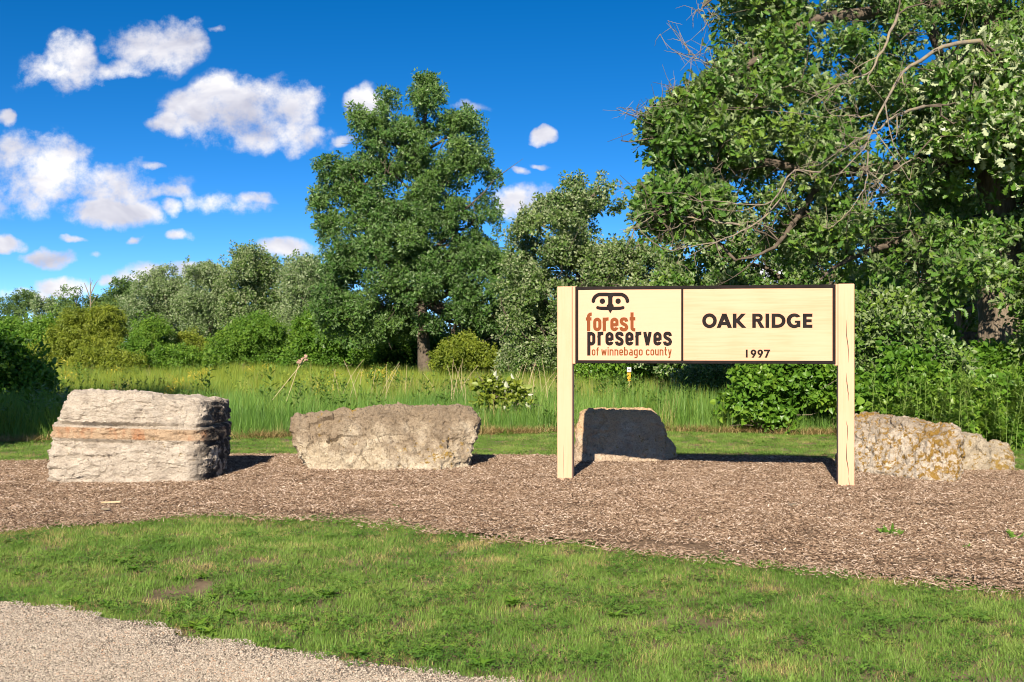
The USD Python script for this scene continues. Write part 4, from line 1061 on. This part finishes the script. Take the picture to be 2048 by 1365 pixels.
for i, (lb, pl, Y, pr) in enumerate([
        ('hazy green thicket in front of the far tree line at the left edge', [(-80, 730), (-70, 640), (-20, 632), (40, 640), (70, 660), (80, 730)], 105, grefar),
        ('light green thicket between the left edge and the round golden bush', [(30, 740), (50, 655), (90, 632), (130, 640), (150, 690), (150, 740)], 95, grefar),
        ('pale feathery bush in front of the golden bush at left', [(60, 745), (80, 690), (120, 672), (160, 690), (175, 745)], 72, yelfar)]):
    tree('thicket', lb, pl, Y, 2.5, pr, 34, 1.3, 26, trunk_r=.12, seed=40 + i, nl=8, cat='bush')

# --- silvery trees
tree('silver_tree', 'silvery leaved tree with a pale forked trunk, left of its group', [(248, 690), (246, 610), (268, 575), (300, 552), (330, 530), (352, 522), (372, 530), (385, 560), (395, 620), (390, 690), (330, 712)], 86, 3.0, sil, 70, 1.0, 40, 340, .16, [(348, 735), (342, 690), (330, 640), (322, 590)], 60, nl=18)
tree('silver_tree', 'tallest silvery tree at the middle of its group left of the tall oak', [(372, 690), (368, 590), (378, 545), (400, 520), (425, 528), (455, 530), (468, 560), (470, 640), (465, 700)], 84, 3.0, sil, 64, 1.0, 40, 420, .18, None, 61, nl=14)
tree('oak_tree', 'darker rounded tree rising behind the silvery trees', [(440, 690), (442, 570), (452, 520), (470, 498), (500, 488), (530, 496), (556, 520), (575, 560), (580, 640), (570, 700)], 80, 3.2, PR('kite', .15, .11, 20, .42, 'bur_oak', 125, 4, up=.25), 70, 1.0, 44, 510, .25, None, 62, m=M['dark_bark'], nl=14)
tree('silver_tree', 'silvery tree partly hidden behind the left side of the tall oak', [(548, 700), (552, 600), (566, 545), (585, 520), (610, 512), (640, 525), (665, 545), (690, 590), (695, 700)], 76, 3.0, sil, 70, 1.0, 40, 615, .2, None, 63, nl=12)
# --- bushes along the meadow
bushes = [
    ('round golden-green bush at left', [(98, 745), (104, 690), (122, 650), (150, 624), (185, 612), (225, 612), (246, 630), (256, 670), (258, 745)], 64, yel_, 90, .75, 44),
    ('feathery green bush below the silvery tree with the forked trunk', [(248, 745), (256, 690), (275, 655), (305, 640), (335, 645), (350, 680), (352, 745)], 62, gre, 60, .6, 40),
    ('small olive bush right of the feathery green bush', [(345, 745), (352, 690), (372, 668), (400, 672), (418, 700), (420, 745)], 64, yel_, 40, .55, 36),
    ('large bright green bush in the middle of the bushes left of the tall oak', [(412, 750), (420, 700), (440, 665), (475, 640), (515, 626), (550, 632), (575, 660), (588, 700), (586, 750)], 60, gre, 90, .7, 44),
    ('dark green bush at the foot of the tall oak on its left', [(560, 752), (572, 690), (600, 640), (640, 612), (690, 620), (730, 660), (760, 710), (765, 752)], 55, PR('oval', .11, .075, 18, .28, 'green_bush', 145, 4), 100, .7, 44),
    ('low yellow-green shrub in front of the golden bush', [(130, 765), (150, 722), (185, 700), (230, 698), (270, 712), (300, 735), (305, 765)], 50, yel_, 50, .45, 34),
    ('low dark leafy shrub below the silvery trees', [(285, 760), (300, 715), (340, 695), (390, 696), (430, 712), (445, 760)], 52, gre, 55, .45, 36),
    ('bright yellow-green bush right of the tall oak trunk', [(858, 755), (862, 715), (878, 705), (884, 682), (905, 688), (922, 668), (945, 676), (958, 690), (985, 682), (992, 712), (1010, 722), (1024, 755)], 45, PR('oval', .085, .055, 20, .24, 'yellow_bush', 147, 4), 90, .34, 24),
    ('olive leafy bush between the yellow bush and the left sign post', [(990, 752), (1000, 705), (1030, 690), (1080, 700), (1125, 690), (1150, 720), (1155, 755)], 41, PR('oval', .08, .05, 20, .24, 'bur_oak', 148, 4, up=.4), 70, .45, 38),
]
bushes += [
    ('green thicket closing the view below the silvery trees', [(230, 750), (240, 640), (330, 610), (430, 600), (540, 600), (640, 590), (720, 600), (730, 750)], 100, grefar, 130, 1.1, 30),
    ('dark thicket behind the tall oak trunk', [(640, 752), (650, 690), (700, 640), (780, 630), (860, 640), (900, 660), (910, 752)], 58, PR('oval', .11, .075, 18, .28, 'green_bush', 151, 3), 110, .6, 40),
    ('dark thicket between the tall oak and the left sign post, behind the yellow bush', [(880, 752), (900, 660), (980, 630), (1060, 640), (1130, 660), (1150, 752)], 56, PR('oval', .11, .075, 18, .28, 'bur_oak', 152, 3), 110, .6, 40),
    ('thicket closing the view behind the sign panel', [(1120, 760), (1130, 650), (1250, 600), (1400, 600), (1560, 590), (1700, 600), (1760, 760)], 52, PR('oval', .11, .075, 18, .28, 'bur_oak', 153, 3), 170, .8, 44),
    ('thicket closing the view at the far right behind the oaks', [(1700, 760), (1720, 620), (1850, 560), (2000, 570), (2120, 580), (2140, 760)], 46, PR('oval', .11, .075, 18, .28, 'oak', 154, 3), 130, .8, 44),
]
for i, (lb, pl, Y, pr, nlb, lob, per) in enumerate(bushes):
    tree('bush', lb, pl, Y, 1.8, pr, nlb, lob, per, trunk_r=.07, seed=70 + i, nl=10, cat='bush')

# --- tall oak in the middle
ro = [(852, 142), (866, 142), (880, 175), (892, 205), (905, 235), (925, 218), (945, 205), (955, 232), (968, 262), (970, 300), (986, 305), (976, 342), (1000, 352), (1008, 372), (1000, 402), (1006, 450), (1020, 500), (1040, 545), (1070, 580), (1100, 610), (1110, 660), (1060, 690), (960, 680), (870, 690), (800, 690), (720, 700), (650, 690), (620, 650), (640, 600), (655, 565), (650, 535), (640, 515), (655, 490), (612, 470), (640, 448), (618, 420), (630, 395), (624, 345), (640, 330), (660, 308), (685, 325), (705, 335), (722, 300), (703, 280), (702, 245), (712, 208), (738, 225), (745, 240), (765, 170), (788, 168), (800, 205), (815, 240), (832, 185)]
holes = [(815, 375, 12), (800, 395, 14), (905, 395, 10), (935, 400, 9), (885, 300, 10), (925, 470, 10), (975, 470, 12), (790, 325, 9), (840, 250, 10), (735, 375, 9), (960, 385, 11), (690, 430, 8)]
T = tree('tall_oak', 'tall pyramid shaped dark green oak in the middle of the picture', ro, 48, 3.4, red, 760, .42, 18, 850, .30, [(850, 745), (847, 690), (843, 600), (846, 480), (838, 380), (846, 280), (858, 170)], 90, holes=holes, nl=70, upb=.3, m=M['dark_bark'])

# --- oaks behind the sign
mo = [(1008, 700), (1000, 600), (1006, 530), (1012, 470), (1030, 440), (1058, 412), (1062, 392), (1090, 398), (1112, 385), (1118, 362), (1150, 350), (1175, 362), (1195, 350), (1215, 358), (1228, 385), (1226, 402), (1250, 400), (1265, 420), (1275, 450), (1255, 470), (1300, 500), (1350, 520), (1400, 560), (1440, 620), (1440, 740), (1010, 745)]
tree('oak_tree', 'spreading grey-green oak with pale leaf undersides behind the left sign post', mo, 41, 3.0, bur, 440, .40, 21, 1168, .24, [(1168, 745), (1170, 640), (1180, 580), (1165, 520), (1170, 450), (1180, 400)], 91, holes=[(1230, 455, 24), (1205, 440, 12), (1240, 480, 12), (1195, 470, 9)], nl=60, m=M['dark_bark'], front=.3)
bo = [(1270, 760), (1280, 600), (1310, 540), (1280, 480), (1400, 420), (1520, 430), (1640, 430), (1760, 420), (1880, 380), (2080, 330), (2080, 760)]
tree('oak_tree', 'shaded oak filling the gap behind the place name of the sign', bo, 33, 3.0, PR('oval', .13, .085, 15, .26, 'oak', 165, 4, up=.4), 420, .45, 22, 1620, .26, [(1640, 760), (1640, 600), (1660, 560), (1700, 500)], 92, holes=[(1525, 545, 16), (1740, 505, 18), (1690, 520, 11), (1850, 395, 12)], nl=50, m=M['dark_bark'], front=.1)

# --- the big near oak at right
OY = 22.0
oo = P(2000, 720, OY); oo = np.array([oo[0], OY, -.06])
big = thing('big_oak', 'big near oak with lobed leaves and bare drooping branches filling the right side', 'tree', oo)
rb = np.random.default_rng(77)
tp = curve([[P(2004, 0, OY)[0], OY, -.1], P(2000, 740, OY), P(2000, 600, OY), P(2004, 480, OY), P(1990, 380, OY), P(1985, 250, OY), P(1995, 100, OY), P(1975, -60, OY), P(1960, -300, OY)], 34)
part('trunk', tube(tp - oo, np.interp(np.linspace(0, 1, 34), [0, .1, .4, 1], [.52, .40, .33, .16]), 22, .22, 5), M['bark'], big, smooth=True)


LIMBS = [tp]


def limb(pts, r0, r1=.012, m='bark', name='limb', n=14, sides=8, wob=.02, subs=0):
    c = curve([P(a, b_, y) for a, b_, y in pts], n); L = np.linalg.norm(c[-1] - c[0])
    c[1:-1] += rb.normal(0, wob * .35, (n - 2, 3))
    LIMBS.append(c)
    mbb = MB(); mbb.add(*tube(c - oo, np.linspace(r0, r1, n), sides, .12, 3))
    for k in range(subs):
        j = rb.integers(2, n); d = (c[min(j + 1, n - 1)] - c[j - 1]); d /= np.linalg.norm(d)
        e = c[j] + (d * rb.uniform(.2, .8) + rb.normal(0, .5, 3) + np.array([0, 0, -.15])) * rb.uniform(.25, .6)
        g = curve([c[j], (c[j] + e) / 2 + rb.normal(0, .05, 3), e], 6); rr = np.interp(j, [0, n], [r0, r1]) * .4 + .004
        mbb.add(*tube(g - oo, np.linspace(rr, .0035, 6), 5))
        for _ in range(3):
            jj = rb.integers(1, 6); e2 = g[jj] + rb.normal(0, .16, 3)
            mbb.add(*tube(np.array([g[jj], (g[jj] + e2) / 2 + rb.normal(0, .02, 3), e2]) - oo, [.006, .004, .0025], 4))
    part(name, mbb.get(), M[m], big, smooth=True)


limb([(1985, -20, 22), (1900, 5, 21.8), (1800, 18, 21.5), (1700, 30, 21.2), (1620, 42, 21), (1560, 90, 20.8), (1480, 140, 20.6), (1400, 190, 20.4)], .17, .03, 'dark_bark', n=22)
limb([(1990, 300, 22), (1880, 330, 21.6), (1780, 335, 21.2), (1660, 345, 21), (1560, 330, 20.7), (1460, 300, 20.5), (1360, 275, 20.4), (1265, 284, 20.3)], .15, .01, 'dark_bark', n=22, subs=8)
limb([(1992, 430, 22), (1850, 470, 21.8), (1760, 495, 21.5), (1690, 522, 21.3), (1640, 560, 21)], .10, .02, 'dark_bark', n=14)
limb([(1640, 362, 21), (1590, 440, 21), (1540, 500, 20.8), (1470, 520, 20.6)], .07, .01, 'dark_bark', n=14, subs=5)
limb([(1990, 140, 22), (1940, 40, 22.5), (1930, -80, 23)], .12, .05, 'dark_bark')
limb([(1840, 14, 21.5), (1885, 130, 22), (1905, 260, 22.5), (1880, 400, 22.8)], .10, .04, 'dark_bark')
dead = lambda pts, r, s: limb(pts, r * .68, .004, 'deadwood', 'dead_branch', 16, 7, .03, s)
dead([(1960, 82, 19.6), (1900, 90, 19.3), (1868, 105, 19.1), (1830, 128, 19), (1805, 145, 18.8), (1780, 190, 18.6), (1755, 232, 18.5), (1740, 270, 18.4), (1728, 300, 18.4), (1690, 335, 18.3), (1660, 380, 18.3)], .055, 12)
dead([(1848, 213, 19.4), (1812, 225, 19), (1785, 236, 18.8), (1765, 252, 18.7), (1742, 268, 18.6), (1700, 290, 18.5), (1640, 330, 18.4)], .04, 9)
dead([(1795, 30, 20), (1782, 62, 19.7), (1768, 98, 19.5), (1752, 122, 19.3), (1740, 150, 19.2), (1720, 152, 19.1), (1690, 168, 19), (1660, 178, 18.9), (1600, 210, 18.8)], .04, 10)
dead([(1745, 232, 18.6), (1715, 233, 18.6), (1685, 232, 18.5), (1640, 235, 18.4)], .02, 5)
dead([(1735, 300, 18.4), (1736, 330, 18.4), (1732, 365, 18.4), (1715, 400, 18.3), (1690, 430, 18.3), (1665, 455, 18.2)], .02, 6)
dead([(1640, 345, 19), (1590, 340, 18.8), (1545, 405, 18.7), (1500, 410, 18.6), (1430, 402, 18.5), (1395, 400, 18.4)], .025, 8)
dead([(1560, 400, 19), (1500, 455, 18.8), (1440, 480, 18.7), (1340, 500, 18.6), (1270, 440, 18.6)], .025, 10)
dead([(1480, 450, 20), (1400, 440, 20), (1330, 430, 20), (1270, 455, 20)], .03, 6)
dead([(1420, 60, 20.4), (1412, 40, 20.3), (1405, 15, 20.3)], .012, 7)
dead([(1440, 140, 20.4), (1400, 120, 20.3), (1370, 95, 20.3)], .02, 10)
dead([(1330, 250, 20.4), (1290, 235, 20.3), (1262, 215, 20.2)], .018, 9)
dead([(1360, 210, 20.4), (1345, 190, 20.3), (1330, 170, 20.2)], .012, 8)
dead([(1820, 322, 19.8), (1770, 352, 19.6), (1745, 376, 19.5)], .018, 6)
dead([(1250, 380, 38), (1240, 372, 38)], .01, 2)
bigpoly = [(1425, -80), (1428, 20), (1452, 60), (1420, 108), (1408, 175), (1370, 190), (1340, 228), (1292, 255), (1286, 312), (1322, 345), (1272, 385), (1262, 440), (1290, 478), (1400, 470), (1500, 480), (1580, 540), (1700, 560), (1800, 600), (1900, 660), (2100, 690), (2240, 600), (2240, -80)]
big_holes = [(1872, 70, 26), (1878, 120, 28), (1885, 170, 20), (1640, 60, 15), (1692, 50, 12), (1700, 75, 12), (1730, 100, 10), (1620, 30, 10), (1610, 115, 10), (1580, 440, 9), (1480, 420, 8), (1520, 540, 14), (1740, 505, 16), (1690, 520, 10), (1850, 390, 10), (1860, 420, 12), (1790, 258, 10), (1340, 300, 8), (1420, 130, 9), (1470, 110, 9), (1380, 280, 8), (2000, 420, 26), (1990, 540, 40), (2000, 640, 70), (1900, 470, 12)]
C1, R1 = crown(big, 'crown', bigpoly, 21.6, 2.6, oak, 640, .36, 16, rb, size=.9, holes=big_holes, org=oo, upb=.35, front=.15)
C4, R4 = crown(big, 'crown_001', [(1276, 300), (1290, 245), (1340, 212), (1400, 160), (1450, 170), (1440, 280), (1400, 335), (1310, 345)], 20.6, .8, oak, 70, .30, 14, rb, org=oo, upb=.35, label='outermost leafy boughs on the left side of the crown')
C5, R5 = crown(big, 'crown_002', [(1262, 455), (1275, 385), (1330, 360), (1440, 370), (1480, 440), (1400, 478), (1300, 485)], 20.6, .8, oak, 60, .30, 13, rb, org=oo, upb=.35, label='low leafy boughs reaching left over the sign')
# near hanging leaves in front of the trunk, right edge
nearpoly = [(1850, 150), (1900, 120), (1990, 110), (2120, 90), (2160, 380), (2060, 400), (1990, 340), (1900, 345), (1850, 330), (1840, 260)]
C2, R2 = crown(big, 'hanging_foliage', nearpoly, 20.2, .8, PR('lobed', .17, .105, 11, .27, 'oak_pale', 166, 4, up=.35), 60, .34, 18, rb, org=oo, upb=.5, front=0.2, label='near hanging leafy boughs with pale undersides')
C3, R3 = crown(big, 'hanging_foliage_001', [(1880, 520), (1930, 500), (2000, 560), (2080, 500), (2120, 600), (2010, 625), (1960, 590), (1900, 640), (1860, 620)], 19.5, .6, oak, 18, .34, 20, rb, org=oo, upb=.5, label='leaf tufts hanging in front of the trunk')
bt = MB()
LP = np.vstack(LIMBS)
for c in list(C2[::4]) + list(C1[::4]) + list(C4[::3]) + list(C5[::3]):
    a = LP[np.argmin(np.linalg.norm(LP - c, axis=1))]
    if np.linalg.norm(a - c) > 2.6: continue
    g = curve([a, a * .35 + c * .65 + rb.normal(0, .15, 3) + [0, 0, .1], c], 9)
    g[1:-1] += rb.normal(0, .05, (7, 3)); L = np.linalg.norm(a - c)
    bt.add(*tube(g - oo, np.linspace(.008 + .008 * L, .005, 9), 5))
    for _ in range(4):
        j = rb.integers(3, 9); e = g[j] + rb.normal(0, .35, 3); bt.add(*tube(np.array([g[j], (g[j] + e) / 2 + rb.normal(0, .05, 3), e]) - oo, [.01, .007, .003], 4))
part('branches', bt.get(), M['dark_bark'], big, smooth=True, kind='stuff')
# the largest single leaves, nearest to the viewer
lv, lf = leaf_shape('lobed', .19, .12)
order = np.argsort(C2[:, 1] - R2)[:40]
for k in range(300):
    c, r = C2[order[k % 40]], R2[order[k % 40]]
    d = rb.normal(size=3); d[1] = -abs(d[1]) - .3; d /= np.linalg.norm(d)
    ax = np.array([rb.normal(0, .7), rb.normal(0, .5), rb.normal(-.25, .5)]); ax /= np.linalg.norm(ax)
    nz = np.array([0, -.55, .75]) + rb.normal(0, .45, 3); nz -= ax * (nz @ ax); nz /= np.linalg.norm(nz)
    if rb.random() < .42: nz = -nz
    R = np.stack([ax, np.cross(nz, ax), nz])
    part('leaf', (c - oo + d * r * 1.05 + (lv * rb.uniform(.8, 1.2)) @ R, lf), M['oak_pale'], big)
# second trunk behind
tree('oak_tree', 'oak standing behind the big near oak, its trunk lit in patches', [(1760, 700), (1740, 520), (1800, 420), (1880, 360), (1990, 330), (2080, 380), (2100, 660), (1990, 720)], 28, 2.5, oak, 70, .65, 20, 1897, .34, [(1893, 745), (1898, 690), (1905, 620), (1915, 500), (1925, 420)], 93, holes=[(1910, 560, 60), (1900, 650, 50)], nl=20, front=-.2)

# --- understory at right
ub = [
    ('broad leaved thicket under the place name of the sign', [(1470, 870), (1440, 840), (1452, 800), (1478, 780), (1470, 745), (1510, 715), (1600, 700), (1720, 700), (1740, 780), (1725, 850), (1660, 872), (1590, 850), (1530, 876)], 20.8, vin + under, 150, .24, 14),
    ('dark thicket behind the top of the right sign post', [(1690, 800), (1690, 640), (1720, 560), (1790, 540), (1860, 600), (1900, 680), (1930, 800)], 26, under, 260, .36, 18),
    ('leafy thicket at the foot of the big oak', [(1880, 800), (1900, 725), (1950, 700), (2020, 705), (2100, 690), (2140, 800)], 20.6, vin + under, 110, .26, 14),
    ('vine covered bush right of the right sign post', [(1700, 880), (1703, 790), (1722, 752), (1750, 770), (1775, 715), (1812, 700), (1830, 745), (1868, 712), (1890, 780), (1900, 880)], 18.6, vin + under, 120, .22, 14),
    ('dense green bush behind the lichened boulder at the right edge', [(1860, 930), (1872, 850), (1905, 800), (1925, 745), (1955, 785), (1990, 735), (2025, 780), (2070, 730), (2110, 770), (2130, 930)], 18.0, under + vin, 120, .22, 15),
    ('dark brush seen under the emblem of the sign', [(1140, 770), (1145, 715), (1200, 700), (1300, 695), (1400, 700), (1420, 745), (1400, 775)], 35, under, 70, .45, 34),
    ('olive brush seen under the sign left of the broad leaved thicket', [(1340, 800), (1350, 745), (1400, 720), (1450, 725), (1475, 760), (1470, 810)], 27, PR('oval', .06, .04, 20, .2, 'bur_oak', 149, 3, up=.4), 50, .35, 32),
    ('young leafy saplings beside the top of the right sign post', [(1690, 780), (1700, 600), (1725, 560), (1760, 600), (1800, 585), (1835, 640), (1870, 655), (1890, 700), (1940, 720), (1950, 790)], 19.6, PR('oval', .09, .055, 14, .26, 'oak', 185, 4, up=.5), 130, .27, 13),
    ('leafy climbing growth at the right edge in front of the big trunk', [(2030, 760), (2040, 640), (2060, 560), (2120, 540), (2140, 760)], 19.6, PR('oval', .09, .055, 14, .26, 'oak', 188, 3, up=.5), 40, .27, 13),
]
for i, (lb, pl, Y, pr, nlb, lob, per) in enumerate(ub):
    tree('thicket', lb, pl, Y, .9, pr, nlb, lob, per, trunk_r=.05, seed=120 + i, nl=10, cat='bush')
# shaded bush at the left edge
tree('thicket', 'dark bush standing in shade at the left edge', [(-120, 840), (-120, 680), (-40, 665), (10, 672), (50, 700), (85, 722), (108, 760), (112, 830)], 25.5, 1.1, under, 90, .42, 36, trunk_r=.06, seed=140, nl=10, cat='bush')
# tree outside the frame at left that shades the left edge
tree('oak_tree', 'oak outside the picture on the left whose shadow falls on the meadow', [(-1480, 300), (-1560, -300), (-1300, -820), (-900, -860), (-660, -450), (-545, -150), (-530, 150), (-570, 430), (-900, 480)], 13.0, 2.0, oak, 200, .65, 32, -960, .2, None, 141, nl=24)

# ------------------------------------------------------------------ single plants
# narrow leaved stalks at right
def stalk_plant(seed, H=1.1):
    r = np.random.default_rng(seed)
    lean = r.normal(0, .16, 2); c = np.array([[lean[0] * t * t * H, lean[1] * t * t * H, H * t] for t in np.linspace(0, 1, 7)])
    b = MB(); v0, f0 = leaf_shape('kite', .14, .022)
    for k in range(64):
        t = r.uniform(.22, 1.0); p_ = np.array([np.interp(t, np.linspace(0, 1, 7), c[:, i]) for i in range(3)]); th = k * 2.4; el = r.uniform(.1, .8) if t < .93 else r.uniform(.5, 1.3)
        d = np.array([math.cos(th) * math.cos(el), math.sin(th) * math.cos(el), math.sin(el)]); nz = np.cross(d, np.cross([0, 0, 1.], d)); nz /= np.linalg.norm(nz)
        b.add(p_ + (v0 * r.uniform(.7, 1.15) * (1.1 - .4 * abs(t - .6))) @ np.stack([d, np.cross(nz, d), nz]), f0)
    return tube(c, np.linspace(.005, .002, 7), 5), b.get()


firsts = []
for k in range(3):
    st_, lv_ = stalk_plant(300 + k)
    firsts.append((st_, lv_))
spots = []
while len(spots) < 48:
    px = rng.uniform(1735, 2075); Y = rng.uniform(16.6, 18.3)
    if px < 1900: Y = rng.uniform(16.4, 17.6)
    spots.append((P(px, 0, Y)[0], Y))
first = None
for i, (x, y) in enumerate(spots):
    if i < 3:
        t = thing('tall_weed', 'tall stalk with narrow willow-like leaves behind the lichened boulders', 'weed', (x, y, -.05), rng.uniform(0, 360), 'narrow leaved stalks behind the boulders at right', scale=float(rng.uniform(.9, 1.15)))
        part('stem', firsts[i][0], M['stem'], t); part('leaves', firsts[i][1], M['weed'], t)
        first = (first or []) + [t]
    else:
        again(first[i % 3], (x, y, -.05), rng.uniform(0, 360), float(rng.uniform(.75, 1.15)))


# milkweeds
def broad_plant(H, nl, L, Wd, seed, kind='oval'):
    r = np.random.default_rng(seed); b = MB(); v0, f0 = leaf_shape(kind, L, Wd)
    for k in range(nl):
        t = .25 + .75 * k / nl; th = (k // 2) * 1.57 + (k % 2) * 3.14 + r.normal(0, .2); el = r.uniform(.25, .8) + .4 * (t > .85)
        d = np.array([math.cos(th) * math.cos(el), math.sin(th) * math.cos(el), math.sin(el)]); nz = np.cross(d, np.cross([0, 0, 1.], d)); nz /= np.linalg.norm(nz)
        b.add(np.array([0, 0, H * t]) + (v0 * r.uniform(.75, 1.1)) @ np.stack([d, np.cross(nz, d), nz]), f0)
    return b.get()


for i, (px, Y, H, lb) in enumerate([(541, 24.5, 1.05, 'broad leaved milkweed in the meadow above the gap between the two left boulders'), (418, 30, 1.35, 'pale broad leaved milkweed in the meadow above the right end of the layered boulder'), (57, 20.3, .75, 'broad leaved milkweed in the shaded grass left of the layered boulder'), (108, 23, 1.2, 'slender milkweed at the right end of the shaded bush')]):
    t = thing('milkweed', lb, 'plant', (P(px, 0, Y)[0], Y, -.05))
    part('stem', tube([[0, 0, 0], [.01, 0, H * .5], [0, .01, H]], [.010, .008, .005], 6), M['stem'], t)
    part('leaves', broad_plant(H, 16, .2, .085, 400 + i), M['weed'], t)

# shrub with pale leaf undersides
Y = 22.0
t = tree('pale_shrub', 'small shrub with white leaf undersides in the meadow right of the long boulder', [(935, 835), (930, 790), (945, 765), (985, 758), (1030, 765), (1052, 790), (1050, 835)], Y, .35, PR('oval', .10, .065, 10, .2, 'yellow_bush', 500, 2, up=.5) + PR('oval', .13, .085, 3, .2, 'pale_leaf', 505, 1, up=-1.0), 26, .17, 9, 990, .02, None, 150, nl=14, cat='shrub')
# dry stalk pair with brown seed heads
t = thing('seed_stalks', 'two crossing dry stalks with brown seed heads above the meadow left of the tall oak', 'plant', (P(565, 0, 23)[0], 23, 0))
o = np.array([P(565, 0, 23)[0], 23, 0.])
for a, bq, hd in (((545, 800), (612, 718), (612, 716)), ((572, 805), (600, 722), (600, 722))):
    part('stem', tube(curve([P(*a, 23), (P(*a, 23) + P(*bq, 23)) / 2 + [.01, 0, .02], P(*bq, 23)], 6) - o, [.006] * 6, 5), M['stalk'], t)
    mb = MB()
    for k in range(7):
        s_ = trimesh.creation.icosphere(1, .018 + .01 * rng.random()); s_.apply_translation(P(*hd, 23) - o + rng.normal(0, .028, 3)); mb.tm(s_)
    part('seed_head', mb.get(), M['seed'], t)
# dry stalks rising from the meadow right of the tall oak
for k in range(34):
    px = rng.choice([rng.uniform(700, 760), rng.uniform(880, 960), rng.uniform(1000, 1110), rng.uniform(640, 1100)]); Y = rng.uniform(23, 29); H = rng.uniform(.85, 1.25); ln = rng.normal(.08, .25)
    t = thing('dry_stalk', 'thin dry tan stalk leaning above the meadow grass', 'plant', (P(px, 0, Y)[0], Y, -.05), group='dry stalks rising from the meadow below the tall oak')
    part('stem', tube(curve([[0, 0, 0], [ln * .4, 0, H * .55], [ln, 0, H]], 6), np.linspace(.006, .003, 6), 4), M['stalk'], t)
# marker post seen under the sign
x, y, _ = P(1258, 0, 31.5)
t = thing('marker_post', 'small yellow and white marker on a stake, seen under the emblem panel', 'marker', (x, y, 0))
part('stake', bx(-.015, .015, -.01, .01, -.1, .62), M['stalk'], t)
part('plate', bx(-.05, .05, -.022, -.011, .50, .72, .004), M['marker_yellow'], t)
part('plate', bx(-.055, .055, -.024, -.012, .735, .86, .004), M['metal_white'], t)
part('stripe', bx(-.04, .04, -.028, -.024, .78, .81), M['dark_frame'], t)

# weeds rooted in the mulch
for i, (px, py, s_, lb) in enumerate([(1783, 1078, .11, 'small green weed growing in the mulch at the lower right'), (2030, 1088, .10, 'small green weed in the mulch at the right edge'), (795, 1022, .05, 'tiny green sprout in the mulch near the lawn in front of the long boulder'), (1935, 1108, .05, 'tiny flat weed in the mulch near the lower right edge'), (1400, 1052, .05, 'tiny sprout in the mulch in front of the middle of the sign')]):
    g = G(px, py)
    t = thing('weed', lb, 'weed', (g[0], g[1], .015))
    part('leaves', spray('pointed', s_, s_ * .45, 16, s_ * .5, 600 + i, up=.6), M['clover'], t)


# broad rosettes in the lawn
def rosette(seed, L=.085):
    r = np.random.default_rng(seed); b = MB(); v0, f0 = leaf_shape('oval', L, L * .38)
    for k in range(13):
        th = k * 2.4 + r.normal(0, .2); el = r.uniform(.1, .75); d = np.array([math.cos(th) * math.cos(el), math.sin(th) * math.cos(el), math.sin(el)])
        nz = np.cross(d, np.cross([0, 0, 1.], d)); nz /= np.linalg.norm(nz)
        b.add((v0 * r.uniform(.6, 1.1)) @ np.stack([d, np.cross(nz, d), nz]), f0)
    return b.get()


fr_ = None
ros = [(250, 1122), (265, 1138), (410, 1262), (345, 1155), (225, 1205), (560, 1292), (30, 1140), (500, 1180), (600, 1245), (720, 1305), (330, 1235), (430, 1190), (395, 1150), (150, 1195), (860, 1300), (470, 1215), (960, 1330), (1020, 1205), (1225, 1225), (760, 1275), (650, 1180), (390, 1245)]
for i, (px, py) in enumerate(ros):
    g = G(px + rng.normal(0, 6), py + rng.normal(0, 3)); z = float(lawn_h(np.array([g[:2]]))[0]) - .02
    if fr_ is None:
        fr_ = thing('lawn_weed', 'flat broad leaved weed among the lawn grass near the gravel', 'weed', (g[0], g[1], z), group='broad leaved weeds in the front lawn')
        part('leaves', rosette(700), M['green_bush'], fr_)
    else:
        again(fr_, (g[0], g[1], z), rng.uniform(0, 360), float(rng.uniform(.7, 1.25)))
# pale wood pieces on the mulch
for px, py, L, a, lb in [(222, 1017, .17, 15, 'large pale splinter of wood lying on the mulch near the layered boulder'), (212, 1031, .08, -10, 'short pale splinter at the lawn edge below the large one'), (1585, 1022, .07, 30, 'pale wood piece on the mulch in front of the right half of the sign')]:
    g = G(px, py)
    t = thing('wood_piece', lb, 'wood', (g[0], g[1], .05), a)
    v, f = bx(-L / 2, L / 2, -.02, .02, 0, .014, .003); v[:, 1] *= 1 - .7 * np.clip(v[:, 0] / L + .1, 0, 1)
    part('splinter', (v, f), M['deadwood'] if L < .1 else M['stalk'], t)
